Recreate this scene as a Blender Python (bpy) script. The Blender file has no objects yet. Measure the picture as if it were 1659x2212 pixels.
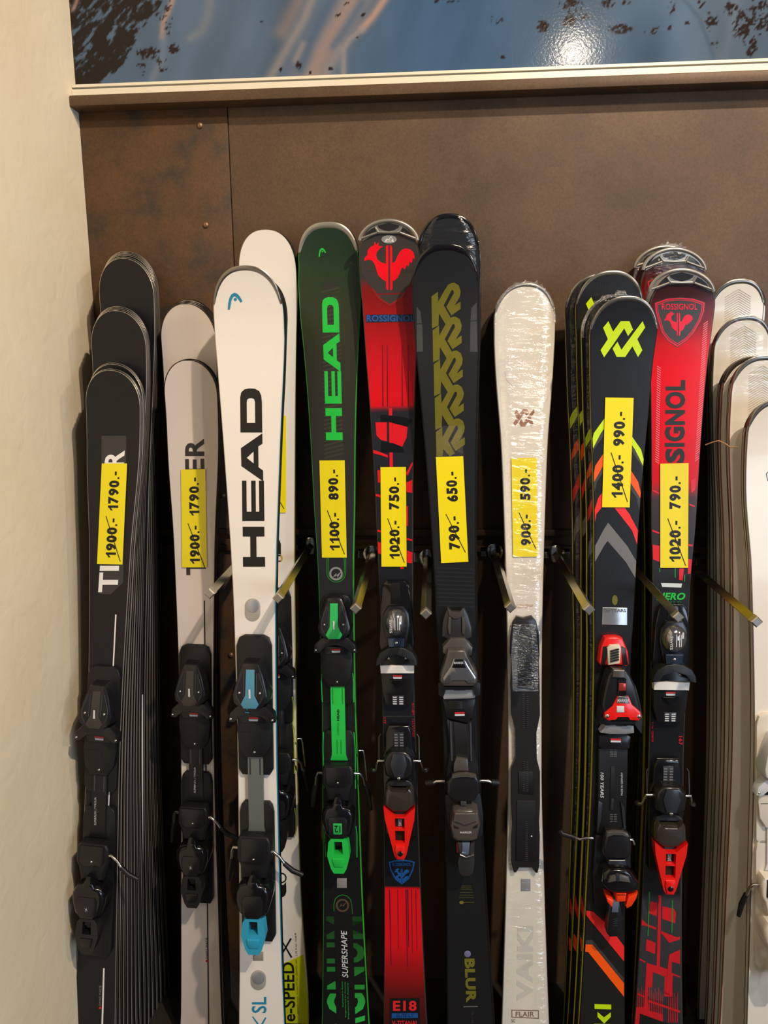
import bpy, bmesh, math, random
import numpy as np
from mathutils import Vector, Matrix
from mathutils.geometry import tessellate_polygon
random.seed(7); rng = np.random.RandomState(7)
sc = bpy.context.scene
COL = sc.collection

# ------------------------------------------------------------------ camera
F, CX, CY = 1600.0, 829.5, 1106.0            # focal length in pixels of the 1659 x 2212 frame
CAM = np.array([0.0, -1.60, 1.45])
PITCH, YAW, ROLL = math.radians(10.085), math.radians(3.87), math.radians(-0.6)
_w = np.array([-math.sin(YAW) * math.cos(PITCH), math.cos(YAW) * math.cos(PITCH), -math.sin(PITCH)])
_r0 = np.array([math.cos(YAW), math.sin(YAW), 0.0]); _u0 = np.cross(_r0, _w)
_r = math.cos(ROLL) * _r0 + math.sin(ROLL) * _u0
_u = -math.sin(ROLL) * _r0 + math.cos(ROLL) * _u0
cd = bpy.data.cameras.new('camera'); cam = bpy.data.objects.new('camera', cd); COL.objects.link(cam)
cd.sensor_fit = 'VERTICAL'; cd.sensor_height = 36.0; cd.lens = 36.0 * F / 2212.0
cd.clip_start = 0.05; cd.clip_end = 60
cam.matrix_world = Matrix(((_r[0], _u[0], -_w[0], CAM[0]), (_r[1], _u[1], -_w[1], CAM[1]),
                           (_r[2], _u[2], -_w[2], CAM[2]), (0, 0, 0, 1)))
sc.camera = cam
def ray(x, y): return _w + (x - CX) / F * _r - (y - CY) / F * _u
def at(x, y, Y):
    d = ray(x, y); return CAM + d * ((Y - CAM[1]) / d[1])
def atX(x, y, X):
    d = ray(x, y); return CAM + d * ((X - CAM[0]) / d[0])

# ------------------------------------------------------------------ light
vs = sc.view_settings
vs.view_transform = 'Standard'; vs.look = 'None'; vs.gamma = 1.0; vs.use_curve_mapping = False
vs.exposure = 0.5
wd = bpy.data.worlds.new('shop_ambient'); sc.world = wd; wd.use_nodes = True
wd.node_tree.nodes['Background'].inputs[0].default_value = (0.75, 0.82, 1.0, 1)
wd.node_tree.nodes['Background'].inputs[1].default_value = 0.07
def spot(name, loc, aim, power, col, radius, angle, blend=0.6):
    l = bpy.data.lights.new(name, 'SPOT'); l.energy = power; l.color = col; l.shadow_soft_size = radius
    l.spot_size = math.radians(angle); l.spot_blend = blend
    o = bpy.data.objects.new(name, l); COL.objects.link(o); o.location = loc
    o.rotation_euler = (Vector(aim) - Vector(loc)).to_track_quat('-Z', 'Y').to_euler(); return o
def area(name, loc, aim, power, col, sx, sy):
    l = bpy.data.lights.new(name, 'AREA'); l.energy = power; l.color = col; l.shape = 'RECTANGLE'; l.size = sx; l.size_y = sy
    o = bpy.data.objects.new(name, l); COL.objects.link(o); o.location = loc
    o.rotation_euler = (Vector(aim) - Vector(loc)).to_track_quat('-Z', 'Y').to_euler(); return o
WARM = (1.0, 0.83, 0.64)
spot('ceiling_spot', (1.35, -2.25, 3.7), (-0.2, 0, 1.2), 250, WARM, 0.04, 100)
spot('ceiling_spot', (2.6, -1.7, 2.8), (0.0, 0, 1.2), 45, WARM, 0.05, 110)
spot('ceiling_spot', (0.56, -1.72, 2.73), (0.0, 0, 1.3), 22, WARM, 0.04, 110)
area('shop_window', (2.6, -3.4, 1.3), (0, 0, 0.9), 36, (0.66, 0.80, 1.0), 1.6, 1.6)

# ------------------------------------------------------------------ materials
def lin(c):
    if isinstance(c, str): c = [int(c[i:i + 2], 16) for i in (1, 3, 5)]
    return tuple(((v / 255) / 12.92 if v / 255 <= 0.04045 else ((v / 255 + 0.055) / 1.055) ** 2.4) for v in c[:3])
def nn(m, t): return m.node_tree.nodes.new(t)
def ln(m, a, b): m.node_tree.links.new(a, b)
MATS = {}
def mat(name, col, rough=0.4, metal=0.0, coat=0.0, spec=0.5, noise=None, bump=None, emit=None):
    if name in MATS: return MATS[name]
    m = bpy.data.materials.new(name); m.use_nodes = True; b = m.node_tree.nodes['Principled BSDF']
    c = lin(col); b.inputs['Base Color'].default_value = (*c, 1)
    b.inputs['Roughness'].default_value = rough; b.inputs['Metallic'].default_value = metal
    b.inputs['Coat Weight'].default_value = coat; b.inputs['Coat Roughness'].default_value = 0.06
    b.inputs['Specular IOR Level'].default_value = spec
    tc = nn(m, 'ShaderNodeTexCoord')
    n = nn(m, 'ShaderNodeTexNoise'); ln(m, tc.outputs['Object'], n.inputs['Vector'])
    amt, scale = noise or (0.06, 30)
    n.inputs['Scale'].default_value = scale; n.inputs['Detail'].default_value = 5
    mx = nn(m, 'ShaderNodeMix'); mx.data_type = 'RGBA'
    mx.inputs[6].default_value = tuple(v * (1 - amt) for v in c) + (1,)
    mx.inputs[7].default_value = tuple(min(1, v * (1 + amt)) for v in c) + (1,)
    ln(m, n.outputs['Fac'], mx.inputs[0]); ln(m, mx.outputs[2], b.inputs['Base Color'])
    if bump:
        bp = nn(m, 'ShaderNodeBump'); bp.inputs['Strength'].default_value = bump[0]; bp.inputs['Distance'].default_value = bump[2]
        n2 = nn(m, 'ShaderNodeTexNoise'); ln(m, tc.outputs['Object'], n2.inputs['Vector'])
        n2.inputs['Scale'].default_value = bump[1]; n2.inputs['Detail'].default_value = 6
        ln(m, n2.outputs['Fac'], bp.inputs['Height']); ln(m, bp.outputs['Normal'], b.inputs['Normal'])
    MATS[name] = m; return m
def rampmat(name, stops, rough=0.25, coat=0.3, weave=None, metal=0.0):
    """topsheet print: colour runs along the length of the ski (object z in metres)"""
    m = bpy.data.materials.new(name); m.use_nodes = True; b = m.node_tree.nodes['Principled BSDF']
    b.inputs['Roughness'].default_value = rough; b.inputs['Coat Weight'].default_value = coat
    b.inputs['Coat Roughness'].default_value = 0.05; b.inputs['Metallic'].default_value = metal
    tc = nn(m, 'ShaderNodeTexCoord'); sp = nn(m, 'ShaderNodeSeparateXYZ'); ln(m, tc.outputs['Object'], sp.inputs[0])
    stops = sorted(stops); lo, hi = stops[0][0], stops[-1][0]
    mr = nn(m, 'ShaderNodeMapRange'); mr.inputs[1].default_value = lo; mr.inputs[2].default_value = hi
    ln(m, sp.outputs['Z'], mr.inputs[0])
    r = nn(m, 'ShaderNodeValToRGB'); ln(m, mr.outputs[0], r.inputs[0]); e = r.color_ramp.elements
    e[0].position = 0; e[0].color = (*lin(stops[0][1]), 1); e[1].position = 1; e[1].color = (*lin(stops[-1][1]), 1)
    for s, c in stops[1:-1]:
        k = e.new((s - lo) / (hi - lo)); k.color = (*lin(c), 1)
    out = r.outputs[0]
    if weave:
        amt, sca = weave
        w = nn(m, 'ShaderNodeTexChecker'); w.inputs['Scale'].default_value = sca; ln(m, tc.outputs['Object'], w.inputs['Vector'])
        mx = nn(m, 'ShaderNodeMix'); mx.data_type = 'RGBA'; mx.blend_type = 'ADD'; mx.inputs[0].default_value = 1
        w.inputs[1].default_value = (0, 0, 0, 1); w.inputs[2].default_value = (amt, amt, amt, 1)
        ln(m, out, mx.inputs[6]); ln(m, w.outputs[0], mx.inputs[7]); out = mx.outputs[2]
    ln(m, out, b.inputs['Base Color']); return m
def filmmat(name, amount=0.16, scale=45, tint=(1, 1, 1)):
    m = bpy.data.materials.new(name); m.use_nodes = True; nt = m.node_tree; nt.nodes.remove(nt.nodes['Principled BSDF'])
    t = nn(m, 'ShaderNodeBsdfTransparent'); g = nn(m, 'ShaderNodeBsdfGlossy'); g.inputs['Roughness'].default_value = 0.14
    t.inputs[0].default_value = (*[0.95 * v for v in tint], 1)
    tc = nn(m, 'ShaderNodeTexCoord'); mp = nn(m, 'ShaderNodeMapping'); mp.inputs['Scale'].default_value = (0.7, 1, 2.6)
    mp.inputs['Rotation'].default_value = (0, 0.12, 0)
    ln(m, tc.outputs['Object'], mp.inputs[0])
    n = nn(m, 'ShaderNodeTexNoise'); n.inputs['Scale'].default_value = scale; n.inputs['Detail'].default_value = 4; n.inputs['Distortion'].default_value = 1.2
    ln(m, mp.outputs[0], n.inputs['Vector'])
    bp = nn(m, 'ShaderNodeBump'); bp.inputs['Strength'].default_value = 0.9; bp.inputs['Distance'].default_value = 0.006
    ln(m, n.outputs['Fac'], bp.inputs['Height']); ln(m, bp.outputs[0], g.inputs['Normal'])
    g.inputs[0].default_value = (amount, amount, amount, 1)
    mx = nn(m, 'ShaderNodeAddShader'); ln(m, t.outputs[0], mx.inputs[0]); ln(m, g.outputs[0], mx.inputs[1])
    ln(m, mx.outputs[0], nt.nodes['Material Output'].inputs['Surface']); return m

BLK = mat('black_plastic', '#19181b', 0.27, spec=0.5)
BLKM = mat('matte_black_plastic', '#161618', 0.45, spec=0.4)
BLKG = mat('gloss_black_plastic', '#100f12', 0.16, spec=0.6)
GRYP = mat('grey_plastic', '#3b3b40', 0.35)
SLATE = mat('slate_plastic', '#2a2d34', 0.3)
STEEL = mat('bright_steel', '#c9c6c0', 0.22, 1.0)
CHROME = mat('chrome_window', '#9a9a9c', 0.12, 0.85)
DSTEEL = mat('dark_steel', '#6e6a66', 0.3, 1.0)
YEL = mat('yellow_paper', '#f0dc0a', 0.35, coat=0.25, noise=(0.03, 20))
INK = mat('black_ink', '#15130f', 0.45)
WHITE = mat('white_print', '#ece8e4', 0.35)
RED = mat('red_plastic', '#e51a10', 0.3, coat=0.2)
REDP = mat('red_print', '#e0101c', 0.3, coat=0.3)
LIME = mat('lime_print', '#c6e60e', 0.35)
ORANGE = mat('orange_print', '#ff5a0a', 0.35)
BLUEP = mat('blue_print', '#17529a', 0.35)
CYAN = mat('cyan_print', '#1f85ab', 0.35)
CYANPL = mat('cyan_plastic', '#2f9cc0', 0.35)
GREENPL = mat('green_plastic', '#22c048', 0.35)
GREENP = mat('green_print', '#1fc23e', 0.35)
DGREY = mat('dark_grey_print', '#3b3a39', 0.4)
MGREY = mat('mid_grey_print', '#6e6d6d', 0.4)
LABELW = mat('white_label', '#cfd0d4', 0.45)
SILVER = mat('silver_print', '#b9bcc0', 0.3, 0.6)

# ------------------------------------------------------------------ mesh helpers
def mk(name, me, m, parent=None, smooth=None):
    o = bpy.data.objects.new(name, me); COL.objects.link(o)
    for x in (m if isinstance(m, (list, tuple)) else [m]): me.materials.append(x)
    if parent is not None: o.parent = parent
    if smooth is not None:
        me.polygons.foreach_set('use_smooth', [True] * len(me.polygons))
        me.set_sharp_from_angle(angle=math.radians(smooth))
    return o
def pyd(name, v, f, m, parent=None, smooth=None):
    me = bpy.data.meshes.new(name); me.from_pydata([tuple(p) for p in v], [], f); me.update()
    return mk(name, me, m, parent, smooth)
def box(name, p0, p1, m, parent=None, bev=0.0):
    bm = bmesh.new(); bmesh.ops.create_cube(bm, size=1)
    for v in bm.verts: v.co = Vector([(p0[i] + p1[i]) / 2 + v.co[i] * (p1[i] - p0[i]) for i in range(3)])
    if bev: bmesh.ops.bevel(bm, geom=bm.edges[:], offset=bev, segments=2, affect='EDGES', profile=0.5)
    me = bpy.data.meshes.new(name); bm.to_mesh(me); bm.free(); return mk(name, me, m, parent, 40 if bev else None)
def setp(o, label=None, cat=None, group=None, kind=None):
    for k, v in (('label', label), ('category', cat), ('group', group), ('kind', kind)):
        if v: o[k] = v
    return o
def empty(name, mw, label, cat, group=None):
    o = bpy.data.objects.new(name, None); COL.objects.link(o); o.matrix_world = mw; o.empty_display_size = 0.05
    return setp(o, label, cat, group)
def area2(p): return 0.5 * sum(p[i][0] * p[(i + 1) % len(p)][1] - p[(i + 1) % len(p)][0] * p[i][1] for i in range(len(p)))
def tubemesh(pts, r, n=8):
    pts = [Vector(p) for p in pts]; v = []; f = []; prev = None
    for i, p in enumerate(pts):
        t = (pts[min(i + 1, len(pts) - 1)] - pts[max(i - 1, 0)]).normalized()
        a = prev if prev is not None else Vector((0, 0, 1)) if abs(t.z) < 0.9 else Vector((1, 0, 0))
        a = (a - t * a.dot(t)).normalized(); b = t.cross(a); prev = a
        rr = r[i] if isinstance(r, (list, tuple)) else r
        v += [p + (a * math.cos(k * 2 * math.pi / n) + b * math.sin(k * 2 * math.pi / n)) * rr for k in range(n)]
    for i in range(len(pts) - 1):
        for k in range(n): f.append((i * n + k, i * n + (k + 1) % n, (i + 1) * n + (k + 1) % n, (i + 1) * n + k))
    f.append(tuple(range(n - 1, -1, -1))); f.append(tuple(range((len(pts) - 1) * n, len(pts) * n)))
    return v, f
_glyph = {}
def glyphs(s, bold=0.0, shear=0.0):
    """verts normalised to the text's own box, and triangles, from the built-in font"""
    k = (s, bold, shear)
    if k not in _glyph:
        cu = bpy.data.curves.new('t', 'FONT'); cu.body = s; cu.offset = bold; cu.shear = shear; cu.resolution_u = 3; cu.fill_mode = 'FRONT'
        if len(s) > 1: cu.space_character = 1.0 + bold * 1.5
        o = bpy.data.objects.new('t', cu); me = o.to_mesh()
        v = np.array([(p.co.x, p.co.y) for p in me.vertices]); f = [tuple(p.vertices) for p in me.polygons]
        mn, mx = v.min(0), v.max(0); v = (v - mn) / (mx - mn)
        o.to_mesh_clear(); bpy.data.objects.remove(o); bpy.data.curves.remove(cu); _glyph[k] = (v, f)
    return _glyph[k]
def hermite(xs, ys):
    xs = np.array(xs, float); ys = np.array(ys, float); o = np.argsort(xs); xs, ys = xs[o], ys[o]
    d = np.diff(ys) / np.diff(xs); m = np.zeros(len(xs)); m[0], m[-1] = d[0], d[-1]
    for i in range(1, len(xs) - 1): m[i] = 0 if d[i - 1] * d[i] <= 0 else 2 * d[i - 1] * d[i] / (d[i - 1] + d[i])
    def fn(x):
        if x <= xs[0]: return ys[0] + m[0] * (x - xs[0]) * 0.5
        if x >= xs[-1]: return ys[-1]
        i = int(np.searchsorted(xs, x)) - 1; h = xs[i + 1] - xs[i]; t = (x - xs[i]) / h
        return (2 * t**3 - 3 * t * t + 1) * ys[i] + (t**3 - 2 * t * t + t) * h * m[i] + (-2 * t**3 + 3 * t * t) * ys[i + 1] + (t**3 - t * t) * h * m[i + 1]
    return fn

# ------------------------------------------------------------------ a ski
PRICE_ONE = ([(.52, 0), (1, 0), (1, 1), (.62, 1), (.45, .86), (0, .72), (0, .54), (.30, .62), (.52, .72)], [(0, 1, 2, 3, 8), (3, 4, 8), (4, 5, 6, 7), (4, 7, 8)])
class Ski:
    """local frame: x across, z along the ski up from its tail on the floor, -y out of the topsheet"""
    def __init__(S, label, edges, tip, Yt, Yb, curl=0.03, clen=0.16, lt=0.55, p=2.0, thick=(0.006, 0.015, 0.008), rim=0.0022,
                 top=None, side=None, rimm=None, edge=True, group=None, chamf=0.0012, ehigh=0.0022, topsheet=True, name='ski', twist=0.0):
        ys = np.array([e[0] for e in edges], float); xc = np.array([(e[1] + e[2]) / 2 for e in edges])
        b, a = np.polyfit(ys, xc, 1); S.axis = lambda y: a + b * y
        Pt = at(a + b * tip, tip, Yt); Pb = at(a + b * 2212, 2212, Yb)
        es = Pt - Pb; es /= np.linalg.norm(es)
        n = np.array([math.sin(twist), -math.cos(twist), 0]); n = n - es * (n @ es); n /= np.linalg.norm(n)
        eu = np.cross(-n, es); S.eu, S.n, S.es = eu, n, es
        O = Pb - es * ((Pb[2] - 0.004) / es[2]); S.O = O
        S.R = np.array([eu, -n, es])
        S.mw = Matrix([[eu[i], -n[i], es[i], O[i]] for i in range(3)] + [[0, 0, 0, 1]])
        S.chamf = chamf; S.eh = ehigh; S.ch, S.cl = curl, clen; S.L = 9.0
        S.L = S._pl(a + b * tip, tip, curl)[1]
        S.c = lambda s: 0.0 if s <= S.L - S.cl else S.ch * ((min(s, S.L) - S.L + S.cl) / S.cl) ** 2
        W = []
        for y, xl, xr in edges:
            ul, s1 = S.loc(xl, y); ur, s2 = S.loc(xr, y); W.append(((s1 + s2) / 2, ur - ul))
        sb = W[-1][0]; wb = W[-1][1]; W.append((max(0.02, min(0.08, sb * 0.5)), wb * 1.05)); W.append((0.0, wb * 1.0))
        W = [w for i, w in enumerate(W) if i == 0 or w[0] < W[i - 1][0] - 1e-4]
        S.wf = hermite([w[0] for w in W], [w[1] for w in W]); S.wt = W[0][1]; S.lt = lt * S.wt; S.p = p
        S.thf = hermite([0, S.L * 0.45, S.L - clen - 0.1, S.L], [thick[2], thick[1], thick[0] * 1.3, thick[0]])
        S.root = empty(name, S.mw, label, 'ski', group)
        S.body(rim, top, side, rimm or side, edge, topsheet)
    def _pl(S, x, y, h):
        c = S.R @ (CAM - S.O); d = S.R @ ray(x, y); t = (-h - c[1]) / d[1]; q = c + d * t
        return q[0], q[2]
    def loc(S, x, y, h=0.0):
        u, s = S._pl(x, y, h)
        for _ in range(6): u, s = S._pl(x, y, h + S.c(s))
        return u, s
    def sy(S, y, h=0.0): return S.loc(S.axis(y), y, h)[1]
    def hw(S, s):
        w = S.wf(s) / 2; s1 = S.L - S.lt
        if s > s1:
            t = min(1.0, (s - s1) / S.lt); w *= max(0.0, 1 - t ** S.p) ** (1 / S.p)
        return w
    def ss(S):
        s1 = S.L - S.lt
        a = list(np.linspace(0, s1, 44)); t = np.linspace(0, 1, 22)[1:]
        return a + [s1 + S.lt * math.sin(x * math.pi / 2) for x in t]
    def P(S, u, s, h): return (u, -(h + S.c(s)), s)
    def body(S, rim, top, side, rimm, edge, topsheet):
        ss = S.ss(); v = []; f = []; mi = []
        ch = S.chamf
        for s in ss:
            a = max(S.hw(s), 0.0006); th = S.thf(s); b = max(a - ch, 0.0003)
            for u, h in ((-b, 0), (b, 0), (a, -ch), (a, -th), (-a, -th), (-a, -ch)): v.append(S.P(u, s, h))
        for i in range(len(ss) - 1):
            for k in range(6):
                f.append((i * 6 + k, i * 6 + (k + 1) % 6, i * 6 + 6 + (k + 1) % 6, i * 6 + 6 + k)); mi.append(1 if k in (1, 5) or (k == 0) else 0)
        f.append(tuple(range(5, -1, -1))); mi.append(0); e = (len(ss) - 1) * 6; f.append(tuple(range(e, e + 6))); mi.append(1)
        o = pyd('core', v, f, [side, rimm], S.root); o.data.polygons.foreach_set('material_index', mi)
        S.core = o
        if edge:
            v = []; f = []
            for s in ss:
                a = max(S.hw(s), 0.0006) + 0.0004; th = S.thf(s)
                for sg in (-1, 1):
                    for u, h in ((sg * a, -th + S.eh), (sg * a, -th - 0.0002), (sg * max(a - 0.003, 0), -th - 0.0002), (sg * max(a - 0.003, 0), -th + S.eh)): v.append(S.P(u, s, h))
            for i in range(len(ss) - 1):
                for q in (0, 4):
                    for k in range(4): f.append((i * 8 + q + k, i * 8 + q + (k + 1) % 4, i * 8 + 8 + q + (k + 1) % 4, i * 8 + 8 + q + k))
            pyd('steel_edge', v, f, edge if not edge is True else DSTEEL, S.root)
        if topsheet and top:
            v = []; f = []
            sst = [s for s in ss if s < S.L - rim]; sst.append(S.L - rim)
            for s in sst:
                a = max(S.hw(min(S.L, s + (rim * 0.6 if s > S.L - S.lt else 0))) - rim, 0.0004)
                v += [S.P(-a, s, 0.0003), S.P(0, s, 0.0003), S.P(a, s, 0.0003)]
            for i in range(len(sst) - 1):
                for k in range(2): f.append((i * 3 + k, i * 3 + k + 1, i * 3 + 4 + k, i * 3 + 3 + k))
            S.top = pyd('topsheet', v, f, top, S.root, 60)
    # flat print that follows the topsheet
    def flat(S, name, uv, faces, m, lift, parent=None, h=None):
        bm = bmesh.new(); vv = [bm.verts.new((q[0], 0, q[1])) for q in uv]
        for t in faces:
            try: bm.faces.new([vv[i] for i in t])
            except ValueError: pass
        s0, s1 = min(q[1] for q in uv), max(q[1] for q in uv)
        if h is None:
            st = 0.012 if s1 > S.L - S.cl else 0.03
            k = math.ceil(s0 / st)
            while k * st < s1:
                bmesh.ops.bisect_plane(bm, geom=bm.verts[:] + bm.edges[:] + bm.faces[:], plane_co=(0, 0, k * st), plane_no=(0, 0, 1)); k += 1
        for q in bm.verts:
            u, s = q.co.x, q.co.z
            if h is None:
                a = max(0, S.hw(min(s, S.L)) - 0.0014); u = max(-a, min(a, u)); q.co = S.P(u, s, 0.0003 + lift)
            else: q.co = (u, -(h + lift), s)
        bmesh.ops.recalc_face_normals(bm, faces=bm.faces[:])
        me = bpy.data.meshes.new(name); bm.to_mesh(me); bm.free()
        return mk(name, me, m, parent or S.root)
    JOIN = ('rooster', 'emblem', 'tip_logo', 'round_emblem', 'lettering', 'heel_emblem', 'shield_line', 'badge_peak')
    def decal(S, name, polys, m, lift=0.0004, parent=None, h=None, local=False):
        if len(polys) > 1 and name not in S.JOIN:
            if len(polys) <= 16: return [S.decal(name, [q], m, lift, parent, h, local) for q in polys][0]
            o = S._decal(name, polys, m, lift, parent, h, local); o['kind'] = 'stuff'; return o
        return S._decal(name, polys, m, lift, parent, h, local)
    def _decal(S, name, polys, m, lift, parent, h, local):
        uv = []; fc = []
        for pl in polys:
            loops = pl if isinstance(pl[0][0], (tuple, list)) else [pl]
            L = [[(q if local else S.loc(q[0], q[1], h or 0.0)) for q in lp] for lp in loops]
            tri = tessellate_polygon([[Vector((q[0], q[1], 0)) for q in lp] for lp in L])
            o = len(uv); uv += [q for lp in L for q in lp]; fc += [tuple(i + o for i in t) for t in tri]
        return S.flat(name, uv, fc, m, lift, parent, h)
    def text(S, s, quad, m, bold=0.02, lift=0.0005, parent=None, h=None, shear=0.0, name='lettering'):
        v, f = glyphs(s, bold, shear); (bl, br, tr, tl) = [np.array(q, float) for q in quad]
        uv = [S.loc(*((bl * (1 - a) + br * a) * (1 - b) + (tl * (1 - a) + tr * a) * b), h or 0.0) for a, b in v]
        return S.flat(name, uv, f, m, lift, parent, h)
    def vtext(S, s, xl, xr, yt, yb, m, dx=0.0, **k):      # reads upwards; dx: x shift of the lower end
        return S.text(s, [(xr + dx, yb), (xr, yt), (xl, yt), (xl + dx, yb)], m, **k)
    def dtext(S, s, xl, xr, yt, yb, m, dx=0.0, **k):      # reads downwards
        return S.text(s, [(xl, yt), (xl + dx, yb), (xr + dx, yb), (xr, yt)], m, **k)
    def htext(S, s, xl, xr, yt, yb, m, **k): return S.text(s, [(xl, yb), (xr, yb), (xr, yt), (xl, yt)], m, **k)
    # solid parts of a binding, outline as local (u, s) or in pixels
    def prism(S, name, poly, h0, h1, m, parent=None, inset=0.002, seg=2, px=False, flare=1.0, hf=None, hole=None):
        if px: poly = [S.loc(x, y, h1) for x, y in poly]
        if area2(poly) < 0: poly = poly[::-1]
        if hole:
            hl = [S.loc(x, y, h1) for x, y in hole] if px else list(hole)
            V3 = [[Vector((q[0], q[1], 0)) for q in lp] for lp in (poly, hl)]; tri = tessellate_polygon(V3)
            al = poly + hl; N = len(al); v = [(u, -h1, s) for u, s in al] + [(u, -h0, s) for u, s in al]; f = []
            for t in tri: f += [tuple(t), tuple(i + N for i in t[::-1])]
            for o, n in ((0, len(poly)), (len(poly), len(hl))):
                for i in range(n): a, b = o + i, o + (i + 1) % n; f.append((a, b, b + N, a + N))
        else:
            cu = sum(q[0] for q in poly) / len(poly); cs = sum(q[1] for q in poly) / len(poly)
            rm = sum(math.hypot(q[0] - cu, q[1] - cs) for q in poly) / len(poly); n = len(poly); inset = min(inset, 0.45 * rm, 0.8 * (h1 - h0))
            rings = [(0.0, flare)] + [(('t', inset * (1 - math.sin(j / seg * math.pi / 2))), 1 - inset * (1 - math.cos(j / seg * math.pi / 2)) / rm) for j in range(seg + 1)]
            v = []; f = []
            for hh, k in rings:
                for u, s in poly:
                    uu, s2 = cu + (u - cu) * k, cs + (s - cs) * k; H = hf(uu, s2) if hf else h1
                    v.append((uu, -(h0 if hh == 0.0 else H - hh[1]), s2))
            for j in range(len(rings) - 1):
                for i in range(n): f.append((j * n + i, j * n + (i + 1) % n, (j + 1) * n + (i + 1) % n, (j + 1) * n + i))
            f.append(tuple(range((len(rings) - 1) * n, len(rings) * n))); f.append(tuple(range(n - 1, -1, -1)))
        bm = bmesh.new(); vv = [bm.verts.new(q) for q in v]
        for t in f:
            try: bm.faces.new([vv[i] for i in t])
            except ValueError: pass
        bmesh.ops.recalc_face_normals(bm, faces=bm.faces[:]); me = bpy.data.meshes.new(name); bm.to_mesh(me); bm.free()
        return mk(name, me, m, parent or S.root, 35)
    def dome(S, name, u, s, ru, rs, h0, h1, m, parent=None, n=18, k=6):
        v = []; f = []
        for j in range(k):
            a = j / k * math.pi / 2
            for i in range(n):
                t = 2 * math.pi * i / n; v.append((u + ru * math.cos(a) * math.cos(t), -(h0 + (h1 - h0) * math.sin(a)), s + rs * math.cos(a) * math.sin(t)))
        v.append((u, -h1, s))
        for j in range(k - 1):
            for i in range(n): f.append((j * n + i, j * n + (i + 1) % n, (j + 1) * n + (i + 1) % n, (j + 1) * n + i))
        for i in range(n): f.append(((k - 1) * n + i, (k - 1) * n + (i + 1) % n, k * n))
        f.append(tuple(range(n - 1, -1, -1)))
        return pyd(name, v, f, m, parent or S.root, 60)
    def tube(S, name, pts, r, m, parent=None):
        v, f = tubemesh([(u, -h, s) for u, s, h in pts], r); return pyd(name, v, f, m, parent or S.root, 50)
    def screw(S, u, s, h, r=0.0028, parent=None): return S.dome('screw', u, s, r, r, h - 0.001, h + 0.0012, STEEL, parent, 8, 2)
    def sticker(S, q, t1, t2, v1, v2, label):
        tl, tr, br, bl = [np.array(p, float) for p in q]
        def W(a, b): return tuple((bl * (1 - a) + br * a) * (1 - b) + (tl * (1 - a) + tr * a) * b)
        pg = S.decal('price_sticker', [[tuple(tl), tuple(tr), tuple(br), tuple(bl)]], YEL, 0.0026); pg['label'] = label
        def T(t, v):
            if not t: return
            adv = {'.': .34, '-': .42, '1': .62}; tot = sum(adv.get(ch, .68) for ch in t); x = 0.0; uv = []; fc = []
            for ch in t:
                a = adv.get(ch, .68); gv, gf = PRICE_ONE if ch == '1' else glyphs(ch, 0.05)
                w0, w1, h0, h1 = {'.': (.08, .24, 0, .22), '-': (.05, .38, .30, .48), '1': (.08, .50, 0, 1)}.get(ch, (.04, .64, -.01, 1.01))
                o = len(uv)
                for g in gv:
                    q = (x + w0 + (w1 - w0) * g[0]) / tot; r = h0 + (h1 - h0) * g[1]
                    uv.append(S.loc(*W(.73 - .40 * r, v[0] + (v[1] - v[0]) * q)))
                fc += [tuple(i + o for i in t_) for t_ in gf]; x += a
            S.flat('price_print', uv, fc, INK, 0.0030, pg)
        T(t1, v1); T(t2, v2)
        a, b = W(.25, v1[1] + .02), W(.9, v1[0] - .03)
        S.decal('strike_line', [[(a[0], a[1]), (a[0] + 1.6, a[1]), (b[0] + 1.6, b[1]), (b[0], b[1])]], INK, 0.0033, pg)
        return pg
    def film(S, m, s0=0.05, lift=0.0028, frill=False):
        ss = [s for s in S.ss() if s > s0]; v = []; f = []; N = 9
        for s in ss:
            a = S.hw(s) + 0.0012
            for k in range(N):
                t = -1 + 2 * k / (N - 1)
                u = t * a; h = lift + 0.0012 * rng.rand() if abs(t) < 0.9 else -0.004
                v.append(S.P(u, s, h))
        for i in range(len(ss) - 1):
            for k in range(N - 1): f.append((i * N + k, i * N + k + 1, i * N + N + k + 1, i * N + N + k))
        o = pyd('plastic_film', v, f, m, S.root, 60); o['label'] = 'clear wrinkled plastic film'
        if frill:
            v = []; f = []; pts = [(-S.hw(s), s) for s in ss if s > S.L - S.lt * 1.15] + [(S.hw(s), s) for s in ss[::-1] if s > S.L - S.lt * 1.15]
            for i, (u, s) in enumerate(pts):
                d = Vector((u, s - (S.L - S.lt))); d.normalize(); e = 0.001 + 0.009 * rng.rand() ** 1.5 * max(0.0, d.y) ** 2
                for r, hh in ((-0.004, 0.003), (e * .5, 0.001 + .004 * rng.rand()), (e, -0.004 + 0.008 * rng.rand())):
                    v.append(S.P(u + d.x * r, s + d.y * r, hh))
            for i in range(len(pts) - 1):
                for k in range(2): f.append((i * 3 + k, i * 3 + k + 1, i * 3 + 4 + k, i * 3 + 3 + k))
            pyd('film_frill', v, f, FRILL, o)
FRILL = filmmat('crumpled_film', 0.45, 160, (.75, .75, .75))
FILM = filmmat('shrink_film', 0.16, 26)
FILMS = filmmat('shrink_film_smooth', 0.05, 20)
FILMD = filmmat('shrink_film_tight', 0.05, 40)
def auto(tip, xt, xb, wt, ww, wb, yw=1640):
    """edge table for a ski known by its tip and the place where it leaves the frame"""
    def x(y): return xt + (xb - xt) * (y - tip) / (2212 - tip)
    T = [(tip + wt * 0.62, wt), (tip + wt * 1.5, wt * 0.97), (tip + (yw - tip) * 0.5, ww + (wt - ww) * 0.38), (yw, ww), (1950, ww + (wb - ww) * .5), (2212, wb)]
    return [(y, x(y) - w / 2, x(y) + w / 2) for y, w in T]
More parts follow.
